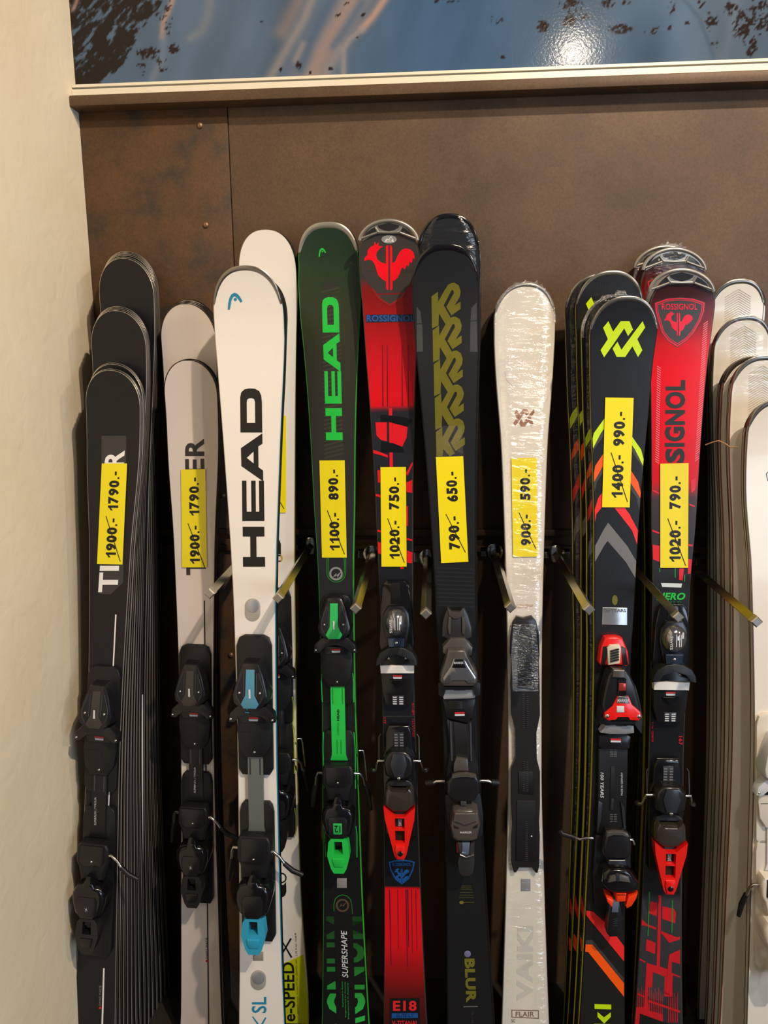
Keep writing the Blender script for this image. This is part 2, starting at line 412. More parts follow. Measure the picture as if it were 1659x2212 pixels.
def Z(ox, oy, k, pts): return [(ox + a / k, oy + b / k) for a, b in pts]

# ------------------------------------------------------------------ room shell
def noisewall():
    m = bpy.data.materials.new('cream_plaster'); m.use_nodes = True; b = m.node_tree.nodes['Principled BSDF']
    tc = nn(m, 'ShaderNodeTexCoord'); n = nn(m, 'ShaderNodeTexNoise'); n.inputs['Scale'].default_value = 3.5; n.inputs['Detail'].default_value = 8
    ln(m, tc.outputs['Object'], n.inputs['Vector']); r = nn(m, 'ShaderNodeValToRGB'); ln(m, n.outputs['Fac'], r.inputs[0])
    r.color_ramp.elements[0].position = .3; r.color_ramp.elements[0].color = (*lin('#e6d6b6'), 1)
    r.color_ramp.elements[1].position = .7; r.color_ramp.elements[1].color = (*lin('#efe2c6'), 1)
    ln(m, r.outputs[0], b.inputs['Base Color']); b.inputs['Roughness'].default_value = 0.75
    n2 = nn(m, 'ShaderNodeTexNoise'); n2.inputs['Scale'].default_value = 22; n2.inputs['Detail'].default_value = 9; n2.inputs['Distortion'].default_value = 0.7
    ln(m, tc.outputs['Object'], n2.inputs['Vector'])
    bp = nn(m, 'ShaderNodeBump'); bp.inputs['Strength'].default_value = 0.3; bp.inputs['Distance'].default_value = 0.005
    ln(m, n2.outputs['Fac'], bp.inputs['Height']); ln(m, bp.outputs[0], b.inputs['Normal']); return m
def rustmat(name, a, bcol, c, sca):
    m = bpy.data.materials.new(name); m.use_nodes = True; b = m.node_tree.nodes['Principled BSDF']
    tc = nn(m, 'ShaderNodeTexCoord'); n = nn(m, 'ShaderNodeTexNoise'); n.inputs['Scale'].default_value = sca; n.inputs['Detail'].default_value = 9
    n.inputs['Roughness'].default_value = 0.62
    ln(m, tc.outputs['Object'], n.inputs['Vector']); r = nn(m, 'ShaderNodeValToRGB'); ln(m, n.outputs['Fac'], r.inputs[0]); e = r.color_ramp.elements
    e[0].position = .36; e[0].color = (*lin(a), 1); e[1].position = .64; e[1].color = (*lin(c), 1); k = e.new(.46); k.color = (*lin(bcol), 1)
    g = nn(m, 'ShaderNodeTexNoise'); g.inputs['Scale'].default_value = 260; g.inputs['Detail'].default_value = 3; ln(m, tc.outputs['Object'], g.inputs['Vector'])
    mx = nn(m, 'ShaderNodeMix'); mx.data_type = 'RGBA'; mx.blend_type = 'OVERLAY'; mx.inputs[0].default_value = .35
    ln(m, r.outputs[0], mx.inputs[6]); ln(m, g.outputs['Fac'], mx.inputs[7]); ln(m, mx.outputs[2], b.inputs['Base Color'])
    b.inputs['Roughness'].default_value = 0.5; b.inputs['Metallic'].default_value = 0.15; b.inputs['Specular IOR Level'].default_value = 0.35
    return m
PLASTER = noisewall()
RUSTL = rustmat('mottled_rust_laminate', '#3d352b', '#503b28', '#5c4029', 11.0)
RUST = rustmat('brown_rust_laminate', '#4d3d2d', '#564231', '#604a35', 4.0)
RIVET = mat('rivet_bronze', '#8a6a4e', 0.4, 0.6)
XL = at(184, 400, 0)[0]; ZS = at(498.6, 400, 0)[0]
ZLT = at(908, 177.5, -0.045)[2]; ZLB = at(908, 202, -0.045)[2]
XR = 2.2
setp(box('floor', (XL - .2, -3.2, -0.05), (XR, 0.1, 0.0), mat('dark_floor', '#2a2622', 0.6, noise=(.3, 12))), kind='structure')
setp(box('wall_left', (XL - 0.15, -3.2, 0), (XL, 0.12, 3.9), PLASTER), kind='structure')
wb = setp(box('wall_back', (XL - .15, 0.004, 0), (XR, 0.12, 3.9), mat('wall_backing', '#2d241c', .8)), kind='structure')
p1 = box('wall_panel', (XL + .001, -0.006, 0), (ZS, 0.004, ZLB + .01), RUSTL, wb, 0.001)
p2 = box('wall_panel', (ZS + .0015, -0.002, 0), (XR, 0.004, ZLB + .01), RUST, wb)
def rivet(x, y):
    P = at(x, y, -0.006); v = []; f = []
    for j in range(4):
        a = j / 4 * math.pi / 2
        for i in range(12): t = i * math.pi / 6; v.append((P[0] + .0068 * math.cos(a) * math.cos(t), -.006 - .005 * math.sin(a), P[2] + .0068 * math.cos(a) * math.sin(t)))
    v.append((P[0], -.011, P[2]))
    for j in range(3):
        for i in range(12): f.append((j * 12 + i, j * 12 + (i + 1) % 12, j * 12 + 12 + (i + 1) % 12, j * 12 + 12 + i))
    f += [(36 + i, 36 + (i + 1) % 12, 48) for i in range(12)]
    o = pyd('rivet', v, f, RIVET, p1, 60); return o
for q in ((432, 271), (445, 486), (482, 1070), (499, 1415)): rivet(*q)
setp(box('trim_1', (XL + .001, -0.045, ZLB), (XR, -0.0065, ZLT), RUST, None, 0.002), 'brown capping ledge above the laminate panels', kind='structure')
ALU = mat('cream_aluminium', '#e6dcc4', 0.35, 0.1); ALUD = mat('groove_grey', '#8f8c82', 0.5)
z0 = ZLT; z1 = at(915, 153, -0.03)[2]; hh = z1 - z0
t2 = setp(box('trim_2', (XL + .001, -0.030, z0), (XR, -0.008, z0 + hh * .62), ALU), 'pale aluminium rail along the foot of the poster', kind='structure')
box('rail_groove', (XL + .001, -0.024, z0 + hh * .62), (XR, -0.008, z0 + hh * .80), ALUD, t2)
box('rail_lip', (XL + .001, -0.028, z0 + hh * .80), (XR, -0.008, z1), ALU, t2)
# poster: printed mountain side, colours computed per vertex
NX, NY = 760, 130
def vnoise(x, y, seed):
    xi, yi = np.floor(x).astype(int), np.floor(y).astype(int); fx, fy = x - xi, y - yi; fx = fx * fx * (3 - 2 * fx); fy = fy * fy * (3 - 2 * fy)
    def hsh(a, b): n = np.sin(a * 127.1 + b * 311.7 + seed * 17.3) * 43758.5453; return n - np.floor(n)
    return (hsh(xi, yi) * (1 - fx) + hsh(xi + 1, yi) * fx) * (1 - fy) + (hsh(xi, yi + 1) * (1 - fx) + hsh(xi + 1, yi + 1) * fx) * fy
def fbm(x, y, seed, o=4): return sum(vnoise(x * 2**i, y * 2**i, seed + i) * .5**i for i in range(o)) / (2 - .5**(o - 1))
Xs = np.linspace(XL + .002, 1.12, NX); Zs = np.linspace(z1 - .002, 2.42, NY)
gx, gz = np.meshgrid(Xs, Zs)
d = np.stack([gx - CAM[0], np.full_like(gx, -0.012 - CAM[1]), gz - CAM[2]], -1); dz = d @ _w
px = CX + F * (d @ _r) / dz; py = CY - F * (d @ _u) / dz
def lerp(c, t, k): k = np.clip(k, 0, 1)[..., None]; return c * (1 - k) + np.array(t, float) * k
c = np.zeros(px.shape + (3,)) + np.array([92, 112, 130.])
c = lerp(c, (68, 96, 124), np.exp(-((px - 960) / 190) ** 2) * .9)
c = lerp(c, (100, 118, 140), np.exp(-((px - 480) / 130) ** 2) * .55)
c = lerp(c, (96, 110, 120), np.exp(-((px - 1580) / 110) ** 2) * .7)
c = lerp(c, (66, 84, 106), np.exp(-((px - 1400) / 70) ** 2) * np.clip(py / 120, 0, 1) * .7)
st = fbm(px / 90 + py / 260, py / 300 - px / 700, 3)
c = c * (0.86 + 0.28 * st)[..., None]
def stroke(pts, w, col, al, hard=1.0):
    global c
    best = np.full(px.shape, 1e9)
    for (a, b), (e, g) in zip(pts[:-1], pts[1:]):
        vx, vy = e - a, g - b; t = np.clip(((px - a) * vx + (py - b) * vy) / (vx * vx + vy * vy), 0, 1)
        best = np.minimum(best, np.hypot(px - a - t * vx, py - b - t * vy))
    col = [q * .72 + r * .28 for q, r in zip(col, (104, 116, 126))]
    c = lerp(c, col, np.exp(-(best / (w * 1.25)) ** 2 * hard) * al)
stroke([(800, -60), (745, 30), (705, 95), (668, 165)], 30, (190, 152, 130), .9)
stroke([(690, -40), (655, 45), (625, 95), (585, 165)], 9, (178, 158, 142), .8)
stroke([(665, -60), (640, 10), (610, 70)], 14, (196, 150, 124), .6)
stroke([(735, -40), (700, 30), (670, 90), (648, 150)], 11, (82, 104, 130), .9)
stroke([(655, 95), (638, 130)], 6, (180, 158, 140), .7)
stroke([(782, 5), (755, 50), (722, 100)], 8, (96, 112, 132), .85)
stroke([(850, -30), (828, 2), (806, 35), (782, 62)], 7, (226, 168, 132), .95)
stroke([(782, 62), (755, 85), (742, 105), (742, 170)], 6, (176, 160, 148), .85)
stroke([(700, 165), (735, 105)], 8, (168, 152, 142), .7)
stroke([(455, -20), (450, 30), (436, 68), (412, 82)], 9, (150, 148, 142), .6)
stroke([(380, -20), (366, 20), (352, 50), (350, 80)], 5, (226, 164, 126), .85)
stroke([(352, 80), (350, 130), (330, 170)], 8, (140, 146, 158), .6)
stroke([(1478, 0), (1512, 40), (1540, 120), (1545, 150)], 4, (70, 90, 108), .6)
stroke([(1590, 0), (1580, 60), (1560, 140)], 10, (122, 134, 140), .5)
# rock
ur, vr = (px * .75 + py * .66), (-px * .66 + py * .75)
rn = fbm(ur / 26, vr / 60 + 9, 11, 5)
edgex = np.interp(py, [-60, 0, 60, 100, 140, 185], [420, 372, 318, 290, 262, 222])
left = 1 / (1 + np.exp((px - edgex) / 7))
def rock(mask, thr, seed=11): 
    global c
    n_ = fbm(ur / 17, vr / 30 + seed, seed, 5); c = lerp(c, (48, 40, 34), np.clip((n_ - thr) * 14, 0, 1) * (mask > .5))
n1 = fbm(ur / 6, vr / 17, 5, 5)
c = lerp(c, (46, 39, 34), np.clip((left * .50 + .9 * n1 + (rn - .5) * .7 - .80) * 8, 0, 1) * (left > .4))
stroke([(172, -30), (165, 5), (158, 20)], 4, (220, 160, 128), .8)
for x, y, rx, ry, t in ((360, 35, 16, 40, .5), (375, 105, 14, 12, .38), (305, 150, 16, 14, .45), (350, 140, 14, 16, .48), (320, 115, 26, 14, .42),
                     (1232, 12, 26, 16, .4), (1230, 45, 14, 14, .33), (1170, 57, 18, 12, .42), (1075, 45, 14, 26, .55), (1262, 40, 14, 14, .5), (960, 2, 34, 5, .4), (1339, 62, 26, 10, .33),
                     (1408, 66, 18, 14, .5), (1440, 58, 20, 6, .5), (1455, 18, 14, 16, .48), (1315, 8, 16, 12, .42), (1350, 4, 14, 6, .45), (1485, 50, 6, 5, .35), (1535, 48, 16, 22, .48), (1578, 18, 16, 14, .4),
                     (1610, 55, 30, 34, .42), (1648, 52, 26, 24, .36), (1622, 100, 14, 24, .42), (1640, 20, 24, 26, .5), (1515, 8, 12, 10, .5), (1545, 95, 10, 8, .52), (645, 140, 6, 9, .3), (785, 32, 6, 5, .25), (770, 82, 10, 7, .42),
                     (715, 148, 5, 5, .35), (670, 158, 4, 4, .3), (752, 8, 10, 5, .45), (728, 30, 8, 8, .5), (1086, 124, 5, 3.5, .2), (606, 150, 3, 5, .3), (566, 48, 5, 2, .3)):
    q = np.hypot((px - x) / rx, (py - y) / ry); n_ = fbm(ur / 5, vr / 9, 21, 4)
    c = lerp(c, (50, 38, 34), np.clip((n_ + .20 * (1 - q) - t - .14) * 12, 0, 1) * np.clip((1.15 - q) * 5, 0, 1))
c = c * np.array([.84, .86, .90])
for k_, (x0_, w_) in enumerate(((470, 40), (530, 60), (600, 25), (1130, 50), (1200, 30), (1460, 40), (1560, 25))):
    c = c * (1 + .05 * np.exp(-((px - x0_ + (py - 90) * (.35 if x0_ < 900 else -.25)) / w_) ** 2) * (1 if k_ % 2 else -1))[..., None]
cl = np.clip(c / 255, 0, 1); cl = np.where(cl <= .04045, cl / 12.92, ((cl + .055) / 1.055) ** 2.4)
idx = np.arange(NX * NY).reshape(NY, NX)
fq = np.stack([idx[:-1, :-1], idx[:-1, 1:], idx[1:, 1:], idx[1:, :-1]], -1).reshape(-1, 4)
pm = bpy.data.materials.new('mountain_print'); pm.use_nodes = True; pb = pm.node_tree.nodes['Principled BSDF']
an = nn(pm, 'ShaderNodeVertexColor'); an.layer_name = 'print'; ln(pm, an.outputs[0], pb.inputs['Base Color'])
pb.inputs['Roughness'].default_value = 0.11; pb.inputs['Specular IOR Level'].default_value = 0.12
tcn = nn(pm, 'ShaderNodeTexCoord'); nz = nn(pm, 'ShaderNodeTexNoise'); nz.inputs['Scale'].default_value = 220; ln(pm, tcn.outputs['Object'], nz.inputs['Vector'])
bpn = nn(pm, 'ShaderNodeBump'); bpn.inputs['Strength'].default_value = .12; bpn.inputs['Distance'].default_value = .001; ln(pm, nz.outputs['Fac'], bpn.inputs['Height']); ln(pm, bpn.outputs[0], pb.inputs['Normal'])
rootp = box('mountain_poster', (XL + .002, -0.0115, z1 - .002), (1.12, 0.003, 2.42), mat('poster_board', '#d8d4cc', .6))
setp(rootp, 'wide mountain poster of blue snow slopes with dark rocks, above the ledge', 'poster')
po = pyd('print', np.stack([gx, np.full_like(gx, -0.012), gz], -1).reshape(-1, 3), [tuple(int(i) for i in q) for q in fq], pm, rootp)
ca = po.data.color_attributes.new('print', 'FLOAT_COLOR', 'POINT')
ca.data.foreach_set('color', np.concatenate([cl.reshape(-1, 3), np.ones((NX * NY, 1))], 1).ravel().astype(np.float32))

# ------------------------------------------------------------------ peg rail and pegs
RAILM = mat('rail_brown', '#5a4332', 0.5, 0.1)
zr1 = at(1100, 1151, -0.015)[2]; zr2 = at(1100, 1186, -0.015)[2]; zf = at(1100, 1171, -0.02)[2]
pr = empty('peg_rail', Matrix.Translation((XL + .05, 0, zr2 - .01)), 'dark brown double peg rail across the laminate wall behind the skis', 'rail')
def child_world(o, p): o.parent = p; o.matrix_parent_inverse = p.matrix_world.inverted(); return o
for z in (zr1, zr2): child_world(box('rail_bar', (XL + .05, -0.016, z - .0065), (1.15, -0.0025, z + .0065), RAILM, None, .001), pr)
PEGM = mat('brushed_peg_steel', '#a69c86', 0.24, 1.0); CAPM = mat('peg_cap_steel', '#b8b2a8', 0.35, 0.9)
pegs = [((452, 1283), 'leftmost square steel peg, beside the white ski priced 1790'), ((600, 1293), 'square steel peg in front of the white and cyan ski edge'),
        ((768, 1316), 'square steel peg between the green ski and the red ski'), ((920, 1327), 'square steel peg between the red ski and the black ski priced 650'),
        ((1103, 1313), 'square steel peg beside the left edge of the cream ski priced 590'), ((1273, 1318), 'square steel peg left of the black chevron ski priced 990'),
        ((1466, 1334), 'square steel peg crossing the red ski priced 790'), ((1636, 1344), 'rightmost square steel peg, over the stacked white skis')]
YE = -0.37; TILT = math.tan(math.radians(2.4))
for (x, y), lab in pegs:
    E = at(x, y, YE); zb = E[2] + (0 - YE) * TILT
    r = empty('display_peg', Matrix.Translation((E[0], -0.016, zb)), lab, 'peg', 'square steel pegs along the rail')
    a = 0.0092
    sq = [(a, 0), (0, a), (-a, 0), (0, -a)]
    v = [(p, 0, q) for p, q in sq] + [(p, YE + .024, q + E[2] - zb + .0) for p, q in sq]
    pyd('bar', v, [(0, 1, 5, 4), (1, 2, 6, 5), (2, 3, 7, 6), (3, 0, 4, 7), (0, 3, 2, 1), (4, 5, 6, 7)], PEGM, r)
    a2 = a * 1.1; sq = [(a2, 0), (0, a2), (-a2, 0), (0, -a2)]; a3 = a * .85; s3 = [(a3, 0), (0, a3), (-a3, 0), (0, -a3)]; e = E[2] - zb
    v = [(p, YE + .030, q + e) for p, q in sq] + [(p, YE + .018, q + e) for p, q in sq] + [(p, YE + .016, q + e) for p, q in s3]
    pyd('end_cap', v, [(i, (i + 1) % 4, 4 + (i + 1) % 4, 4 + i) for i in range(4)] + [(4 + i, 4 + (i + 1) % 4, 8 + (i + 1) % 4, 8 + i) for i in range(4)] + [(8, 9, 10, 11), (3, 2, 1, 0)], CAPM, r)
    v, f = tubemesh([(0, 0, 0), (0, -.006, 0), (0, -.010, 0)], [.019, .019, .012], 20); pyd('flange', v, f, STEEL, r, 40)
    b = box('bracket', (-.03, 0.0, -.011), (.03, .010, .011), STEEL, r, .001)

# ------------------------------------------------------------------ skis
SIDEK = mat('black_sidewall', '#0d0d10', 0.3)
BASEK = mat('black_base', '#101012', 0.35)
TIER_K = mat('graphite_topsheet', '#151416', 0.42, coat=0.10, noise=(.18, 9), spec=.35)
RIMS = mat('polished_rim', '#cfc4b4', 0.32, .8)
# --- the stack of black skis by the plaster wall, back to front
tips = [543, 545.5, 548, 551, 555, 558, 662, 665, 668, 671, 784, 787, 797, 800]
xts = [281.5, 281, 280, 279, 277.5, 276.6, 264, 263, 262, 261, 256, 255, 251.5, 250]
nb = ['farthest back', 'second from the wall', 'third from the wall', 'fourth from the wall', 'fifth from the wall', 'front one of the tall group',
      'back one of the middle group', 'second back of the middle group', 'third of the middle group', 'front one of the middle group',
      'back one of the short group', 'third of the short group', 'right behind the price-tagged front one', 'front']
TIER = []
for i in range(14):
    k = 13 - i
    lab = ('black ski with silver rim in the left stack, ' + nb[i]) if i < 13 else 'frontmost black ski of the left stack, yellow sticker 1900 struck to 1790'
    S = Ski(lab, auto(tips[i], xts[i], 204 + 9.0 * k, 119 if i < 13 else 118, 72, 90, 1600), tips[i], -0.028 - 0.0135 * i, -0.075 - 0.0195 * i,
            curl=0.022, lt=0.62, p=2.15, thick=(0.005, 0.010, 0.006), rim=0.0012, chamf=.0010, ehigh=.0012, top=TIER_K, side=SIDEK, rimm=RIMS, edge=RIMS, group='black skis stacked by the plaster wall')
    TIER.append(S)
    if i in (9, 8, 5):
        o = -9 + 30 * (9 - i) * 0
        S.decal('side_stripe', [[(S.axis(1500) + 30, 1500), (S.axis(1500) + 33, 1500), (S.axis(2212) + 34, 2212), (S.axis(2212) + 31, 2212)]], WHITE)
S = TK = TIER[13]
S.decal('dark_band', [Z(120, 520, 2.764, [(275, 1165), (423, 1165), (405, 2040), (330, 2110), (262, 2110)])], mat('band_grey', '#383433', .45), 0.0004)
S.vtext('R', 228, 270, 973, 1008, WHITE, dx=-2, bold=.03, lift=.0008)
S.vtext('TI', 216.5, 258, 1222, 1279, WHITE, dx=-4, bold=.03, lift=.0008)
S.decal('side_stripe', [Z(100, 1280, 2.374, [(354, 112), (361, 112), (345, 430), (338, 430)]), Z(100, 1280, 2.374, [(321, 1010), (328, 1010), (318, 1190), (311, 1190)]), Z(100, 1280, 2.374, [(292, 1925), (300, 1925), (292, 2225), (283, 2225)])], WHITE)
S.vtext('SWISS MADE', 215, 219.5, 2128, 2172, mat('faint_print', '#8a8580', .5), dx=-1, bold=0)
S.decal('red_square', [[(214.5, 2174), (219, 2174), (218.6, 2179), (214.2, 2179)]], REDP)
S.sticker([(221.3, 1001), (276, 1001), (265.8, 1219), (211, 1218)], '1900.-', '1790.-', (.06, .46), (.525, .925), 'yellow price sticker, 1900 struck out, 1790')
# --- white skis beside it
PEARL = mat('pearl_topsheet', '#d9cdc4', 0.28, coat=0.3, noise=(.03, 6))
WT = []
for i, (tp, xt, xb) in enumerate([(647, 414, 452), (650, 412.5, 449), (652.5, 410.5, 446), (655, 408, 443), (775, 418, 441), (777, 414, 435)]):
    lab = ['white ski at the very back of the white stack, only its rim showing', 'white ski second from the back of the white stack, only its rim showing', 'white ski just behind the taller plain white one',
           'taller plain white ski, rising behind the white one priced 1790', 'white ski paired right behind the one priced 1790', 'front white ski with black letters and yellow sticker 1900 struck to 1790'][i]
    S = Ski(lab, auto(tp, xt, xb, 122 if i < 4 else 117, 74, 92, 1600), tp, -0.045 - .016 * i - (.03 if i > 3 else 0), -0.10 - .022 * i, curl=0.022, lt=0.62, p=2.15, thick=(0.005, 0.011, 0.006),
            rim=0.0022, top=PEARL, side=SIDEK, rimm=mat('dark_rim', '#4a4440', .3, .8), group='white skis beside the black stack'); WT.append(S)
S = TW = WT[5]
S.vtext('R', 399.7, 441, 947, 985, mat('ink_grey', '#2f2b2a', .5), dx=.5, bold=.03)
S.vtext('E', 400, 441.5, 991, 1024, MATS['ink_grey'], dx=.5, bold=.03)
S.vtext('T', 402, 444, 1206, 1242, MATS['ink_grey'], dx=1, bold=.03)
S.decal('side_stripe', [[(440.2, 1297), (443, 1297), (452.6, 2225), (449.6, 2225)]], MATS['ink_grey'])
S.vtext('SWISS MADE', 444, 449.5, 2025, 2070, INK, dx=.5, bold=0)
S.decal('red_square', [[(444.5, 2073), (449.5, 2073), (449.7, 2078), (444.7, 2078)]], REDP)
S.sticker([(392, 1014), (444.5, 1013), (448, 1225), (394, 1225)], '1900.-', '1790.-', (.03, .43), (.52, .92), 'yellow price sticker, 1900 struck out, 1790')

# --- white ski with big black letters, its mate, and the tall white-yellow ski behind
HEADW = mat('gloss_white_topsheet', '#ebe4db', 0.18, coat=0.5, noise=(.015, 5))
HEADP = []   # block letters, traced in a 1 x 1 box, text reads upwards
def hz(pts): return [((a - 1103) / 142.0, (b - 882) / 1063.0) for a, b in pts]
HEADP = [[hz([(1103, 1145), (1103, 935), (1110, 905), (1130, 888), (1160, 882), (1195, 884), (1222, 898), (1234, 925), (1238, 965), (1238, 1145)]),
          hz([(1143, 1088), (1195, 1088), (1195, 962), (1190, 946), (1178, 940), (1160, 940), (1147, 948), (1143, 965)])],
         [hz([(1105, 1238), (1238, 1150), (1238, 1212), (1212, 1228), (1212, 1352), (1240, 1372), (1240, 1436), (1107, 1345)]), hz([(1140, 1296), (1183, 1330), (1183, 1258)])],
         hz([(1110, 1432), (1137, 1432), (1137, 1617), (1166, 1617), (1166, 1432), (1193, 1432), (1193, 1617), (1214, 1617), (1214, 1432), (1244, 1432), (1244, 1673), (1110, 1673)]),
         hz([(1112, 1707), (1243, 1707), (1243, 1765), (1194, 1765), (1194, 1887), (1245, 1887), (1245, 1945), (1112, 1945), (1112, 1887), (1157, 1887), (1157, 1765), (1112, 1765)])]
def boxmap(polys, q):
    tl, tr, br, bl = [np.array(p, float) for p in q]
    def W(a, b): return tuple((tl * (1 - a) + tr * a) * (1 - b) + (bl * (1 - a) + br * a) * b)
    return [[[W(*p) for p in lp] for lp in pl] if isinstance(pl[0][0], (tuple, list)) else [W(*p) for p in pl] for pl in polys]
def circ(x, y, r, n=20, ry=None): return [(x + r * math.cos(2 * math.pi * i / n), y + (ry or r) * math.sin(2 * math.pi * i / n)) for i in range(n)]
def norm(pts, x0, x1, y0, y1): return [((a - x0) / (x1 - x0), (b - y0) / (y1 - y0)) for a, b in pts]
CRES = [norm([(1382, 788), (1385, 730), (1397, 675), (1415, 645), (1440, 633), (1465, 642), (1488, 668), (1510, 710), (1495, 722), (1468, 684), (1442, 664), (1426, 675), (1412, 710), (1400, 785)], 1382, 1510, 633, 788),
        norm(circ(1447, 693, 14), 1382, 1510, 633, 788)]
CAPS = mat('tip_cap_steel', '#8d8880', 0.3, 0.9); CAPW = mat('tip_cap_pewter', '#a39d92', 0.35, 0.7)
def tipcap(S, w, m, depth=1.0, h=0.0016, sfrac=0.9, name='tip_cap', lower=None):
    """metal cap that follows the rim of the tip: outer edge on the outline, inner edge w inside it"""
    s0 = S.L - S.lt * sfrac; ss = [s0 + (S.L - s0) * math.sin(t * math.pi / 2) for t in np.linspace(0, 1, 26)]
    v = []; f = []; pts = [(-S.hw(s) , s) for s in ss] + [(S.hw(s), s) for s in ss[::-1][1:]]
    n = len(pts); cs = s0 - S.lt * 0.15
    for i, (u, s) in enumerate(pts):
        t = i / (n - 1); ww = w * (0.35 + 0.65 * math.sin(math.pi * t) ** 0.6) if lower is None else w
        d = Vector((u, s - cs)); k = max(0, 1 - ww / max(d.length, 1e-4))
        ui, si = u * k, cs + (s - cs) * k
        th = S.thf(s)
        for uu, s2, hh in ((u * 1.006, s + .0008, -th), (u * 1.006, s + .0008, -0.0002), (u + (ui - u) * .25, s + (si - s) * .25, h), (u + (ui - u) * .8, s + (si - s) * .8, h), (ui, si, 0.0003)): v.append(S.P(uu, s2, hh))
    for i in range(n - 1):
        for k in range(4): f.append((i * 5 + k, i * 5 + k + 1, i * 5 + 6 + k, i * 5 + 5 + k))
    return pyd(name, v, f, m, S.root, 50)
LIMESIDE = mat('lime_sidewall', '#bcc40a', 0.4)
ES = Ski('tall white and lime ski standing behind the white ski with big black letters', [(575, 515.5, 639.5), (640, 515.5, 642.5), (700, 524, 641), (1000, 543, 637), (1300, 558, 636), (1700, 572, 641.5), (1912, 575, 648), (2212, 571, 668)],
         496, -0.055, -0.15, curl=.02, lt=.72, p=2.4, top=HEADW, side=LIMESIDE, rimm=mat('white_edge', '#d8d2c4', .3), rim=.0012)
Ski('black-based mate paired behind the tall white and lime ski', [(e[0], e[1] + 2, e[2] + 1.5) for e in [(590, 517, 637), (700, 524, 640), (1000, 543, 637), (1300, 558, 636), (1700, 572, 641.5), (1912, 575, 648), (2212, 571, 668)]],
    500, -0.036, -0.131, curl=-.012, lt=.72, p=2.4, side=BASEK, topsheet=False)
S = ES
S.sticker([(567, 898), (618.6, 898), (618.6, 1107), (567, 1107)], None, None, (.07, .30), (.57, .9), 'yellow price sticker half hidden by the ski in front')
LIMEP = mat('yellow_green_print', '#c3cf12', .35)
S.decal('lime_field', [Z(490, 1980, 7.9, [(880, 830), (1050, 760), (1310, 640), (1420, 1850), (880, 1850)])], LIMEP, .0003)
S.vtext('e-SPEED', 609, 635.6, 2078, 2206, INK, bold=.02, dx=3, lift=.0006)
S.decal('crossed_bars', [Z(490, 1980, 7.9, [(1085, 360), (1110, 378), (925, 690), (915, 650)]), Z(490, 1980, 7.9, [(905, 360), (915, 350), (1120, 685), (1095, 705)])], INK, .0006)
S.vtext('L 175  R 16.5  116-68-99', 636.5, 640.5, 2015, 2064, INK, bold=0, dx=2, lift=.0006); S.vtext('Engineered in Austria - Worldcup SW Tech - GRAPHENE - EMC', 638.5, 643, 2072, 2190, INK, bold=0, dx=3, lift=.0006)
S.decal('ring_mark', [[circ(608, 1896, 11.5), circ(608, 1896, 8.5)], [(600, 1905), (605, 1911), (613, 1911), (618, 1904), (619, 1925), (616, 1934), (610, 1938), (603, 1934), (600, 1925)]], INK, .0006)
S.decal('ring_mark', [[circ(603.5, 1206, 7.5), circ(603.5, 1206, 5)], [(600, 1163), (604, 1167), (607, 1175), (607, 1198), (600, 1196)]], INK, .0006)
S.decal('ring_arc', [Z(580, 1150, 7.14, [(195, 345), (215, 365), (222, 400), (212, 435), (195, 452), (185, 438), (198, 410), (196, 380), (186, 365)])], mat('gold_print', '#c9a54a', .35), .0008)
HW = Ski('white ski with big black letters up its length and cyan side edges', [(660, 460, 611.5), (720, 462, 612), (800, 468.5, 610), (900, 478, 607), (1050, 491, 603), (1200, 502, 599), (1350, 508, 596), (1600, 513.5, 596.5), (1900, 515, 601), (2100, 516, 607), (2212, 515, 612)],
         574, -0.245, -0.355, curl=.03, lt=.68, p=2.35, top=HEADW, side=CYANPL, rimm=mat('white_edge2', '#dcd8cf', .3), rim=.0016)
Ski('dark-based mate paired behind the white ski with big black letters', [(e[0], e[1] + 4, e[2] + 3) for e in [(690, 464, 613.5), (800, 470.5, 612), (900, 479, 607), (1050, 491, 602), (1200, 502, 597), (1350, 508, 594), (1600, 513.5, 595.5), (1900, 515, 601), (2100, 516, 607), (2212, 515, 612)]],
    596, -0.221, -0.331, curl=-.022, lt=.68, p=2.35, side=BASEK, topsheet=False)
S = HW
tipcap(S, .0075, CAPS, sfrac=.72)
S.decal('lettering', boxmap(HEADP, [(519, 839), (568, 839), (573, 1224), (522, 1224)]), INK, .0005)
S.decal('tip_logo', boxmap(CRES, [(492.5, 632.5), (524, 632.5), (524, 669.5), (492.5, 669.5)]), CYAN, .0006)
def capsule(x, yt, yb, r, n=12):
    return [(x + r * math.cos(a), yt + r + r * math.sin(a)) for a in np.linspace(math.pi, 2 * math.pi, n)] + [(x + r * math.cos(a), yb - r + r * math.sin(a)) for a in np.linspace(0, math.pi, n)]
for cx_, yt, yb in ((545.5, 1292.5, 1342), (558, 2096, 2139)):
    o = S.prism('metal_inlay', capsule(cx_, yt, yb, 16.5), 0.0, .0016, mat('pale_inlay', '#b7b1a8', .4, .3), inset=.0006, px=True)
    S.prism('inlay_disc', circ(cx_, yt + 17, 14.2, 24), 0.001, .0024, SILVER, o, inset=.0006, px=True)
S.vtext('SL', 544, 576, 2153, 2187.6, CYAN, bold=.015)
S.decal('lettering', [Z(490, 1980, 7.9, [(430, 1705), (450, 1698), (565, 1850), (530, 1850)]), Z(490, 1980, 7.9, [(655, 1713), (677, 1722), (610, 1850), (575, 1850)])], CYAN)
S.prism('tag_plate', Z(490, 1980, 7.9, [(445, 605), (622, 600), (622, 755), (445, 755)]), 0, .001, mat('grey_tag', '#8d877e', .5), px=True, inset=.0004)

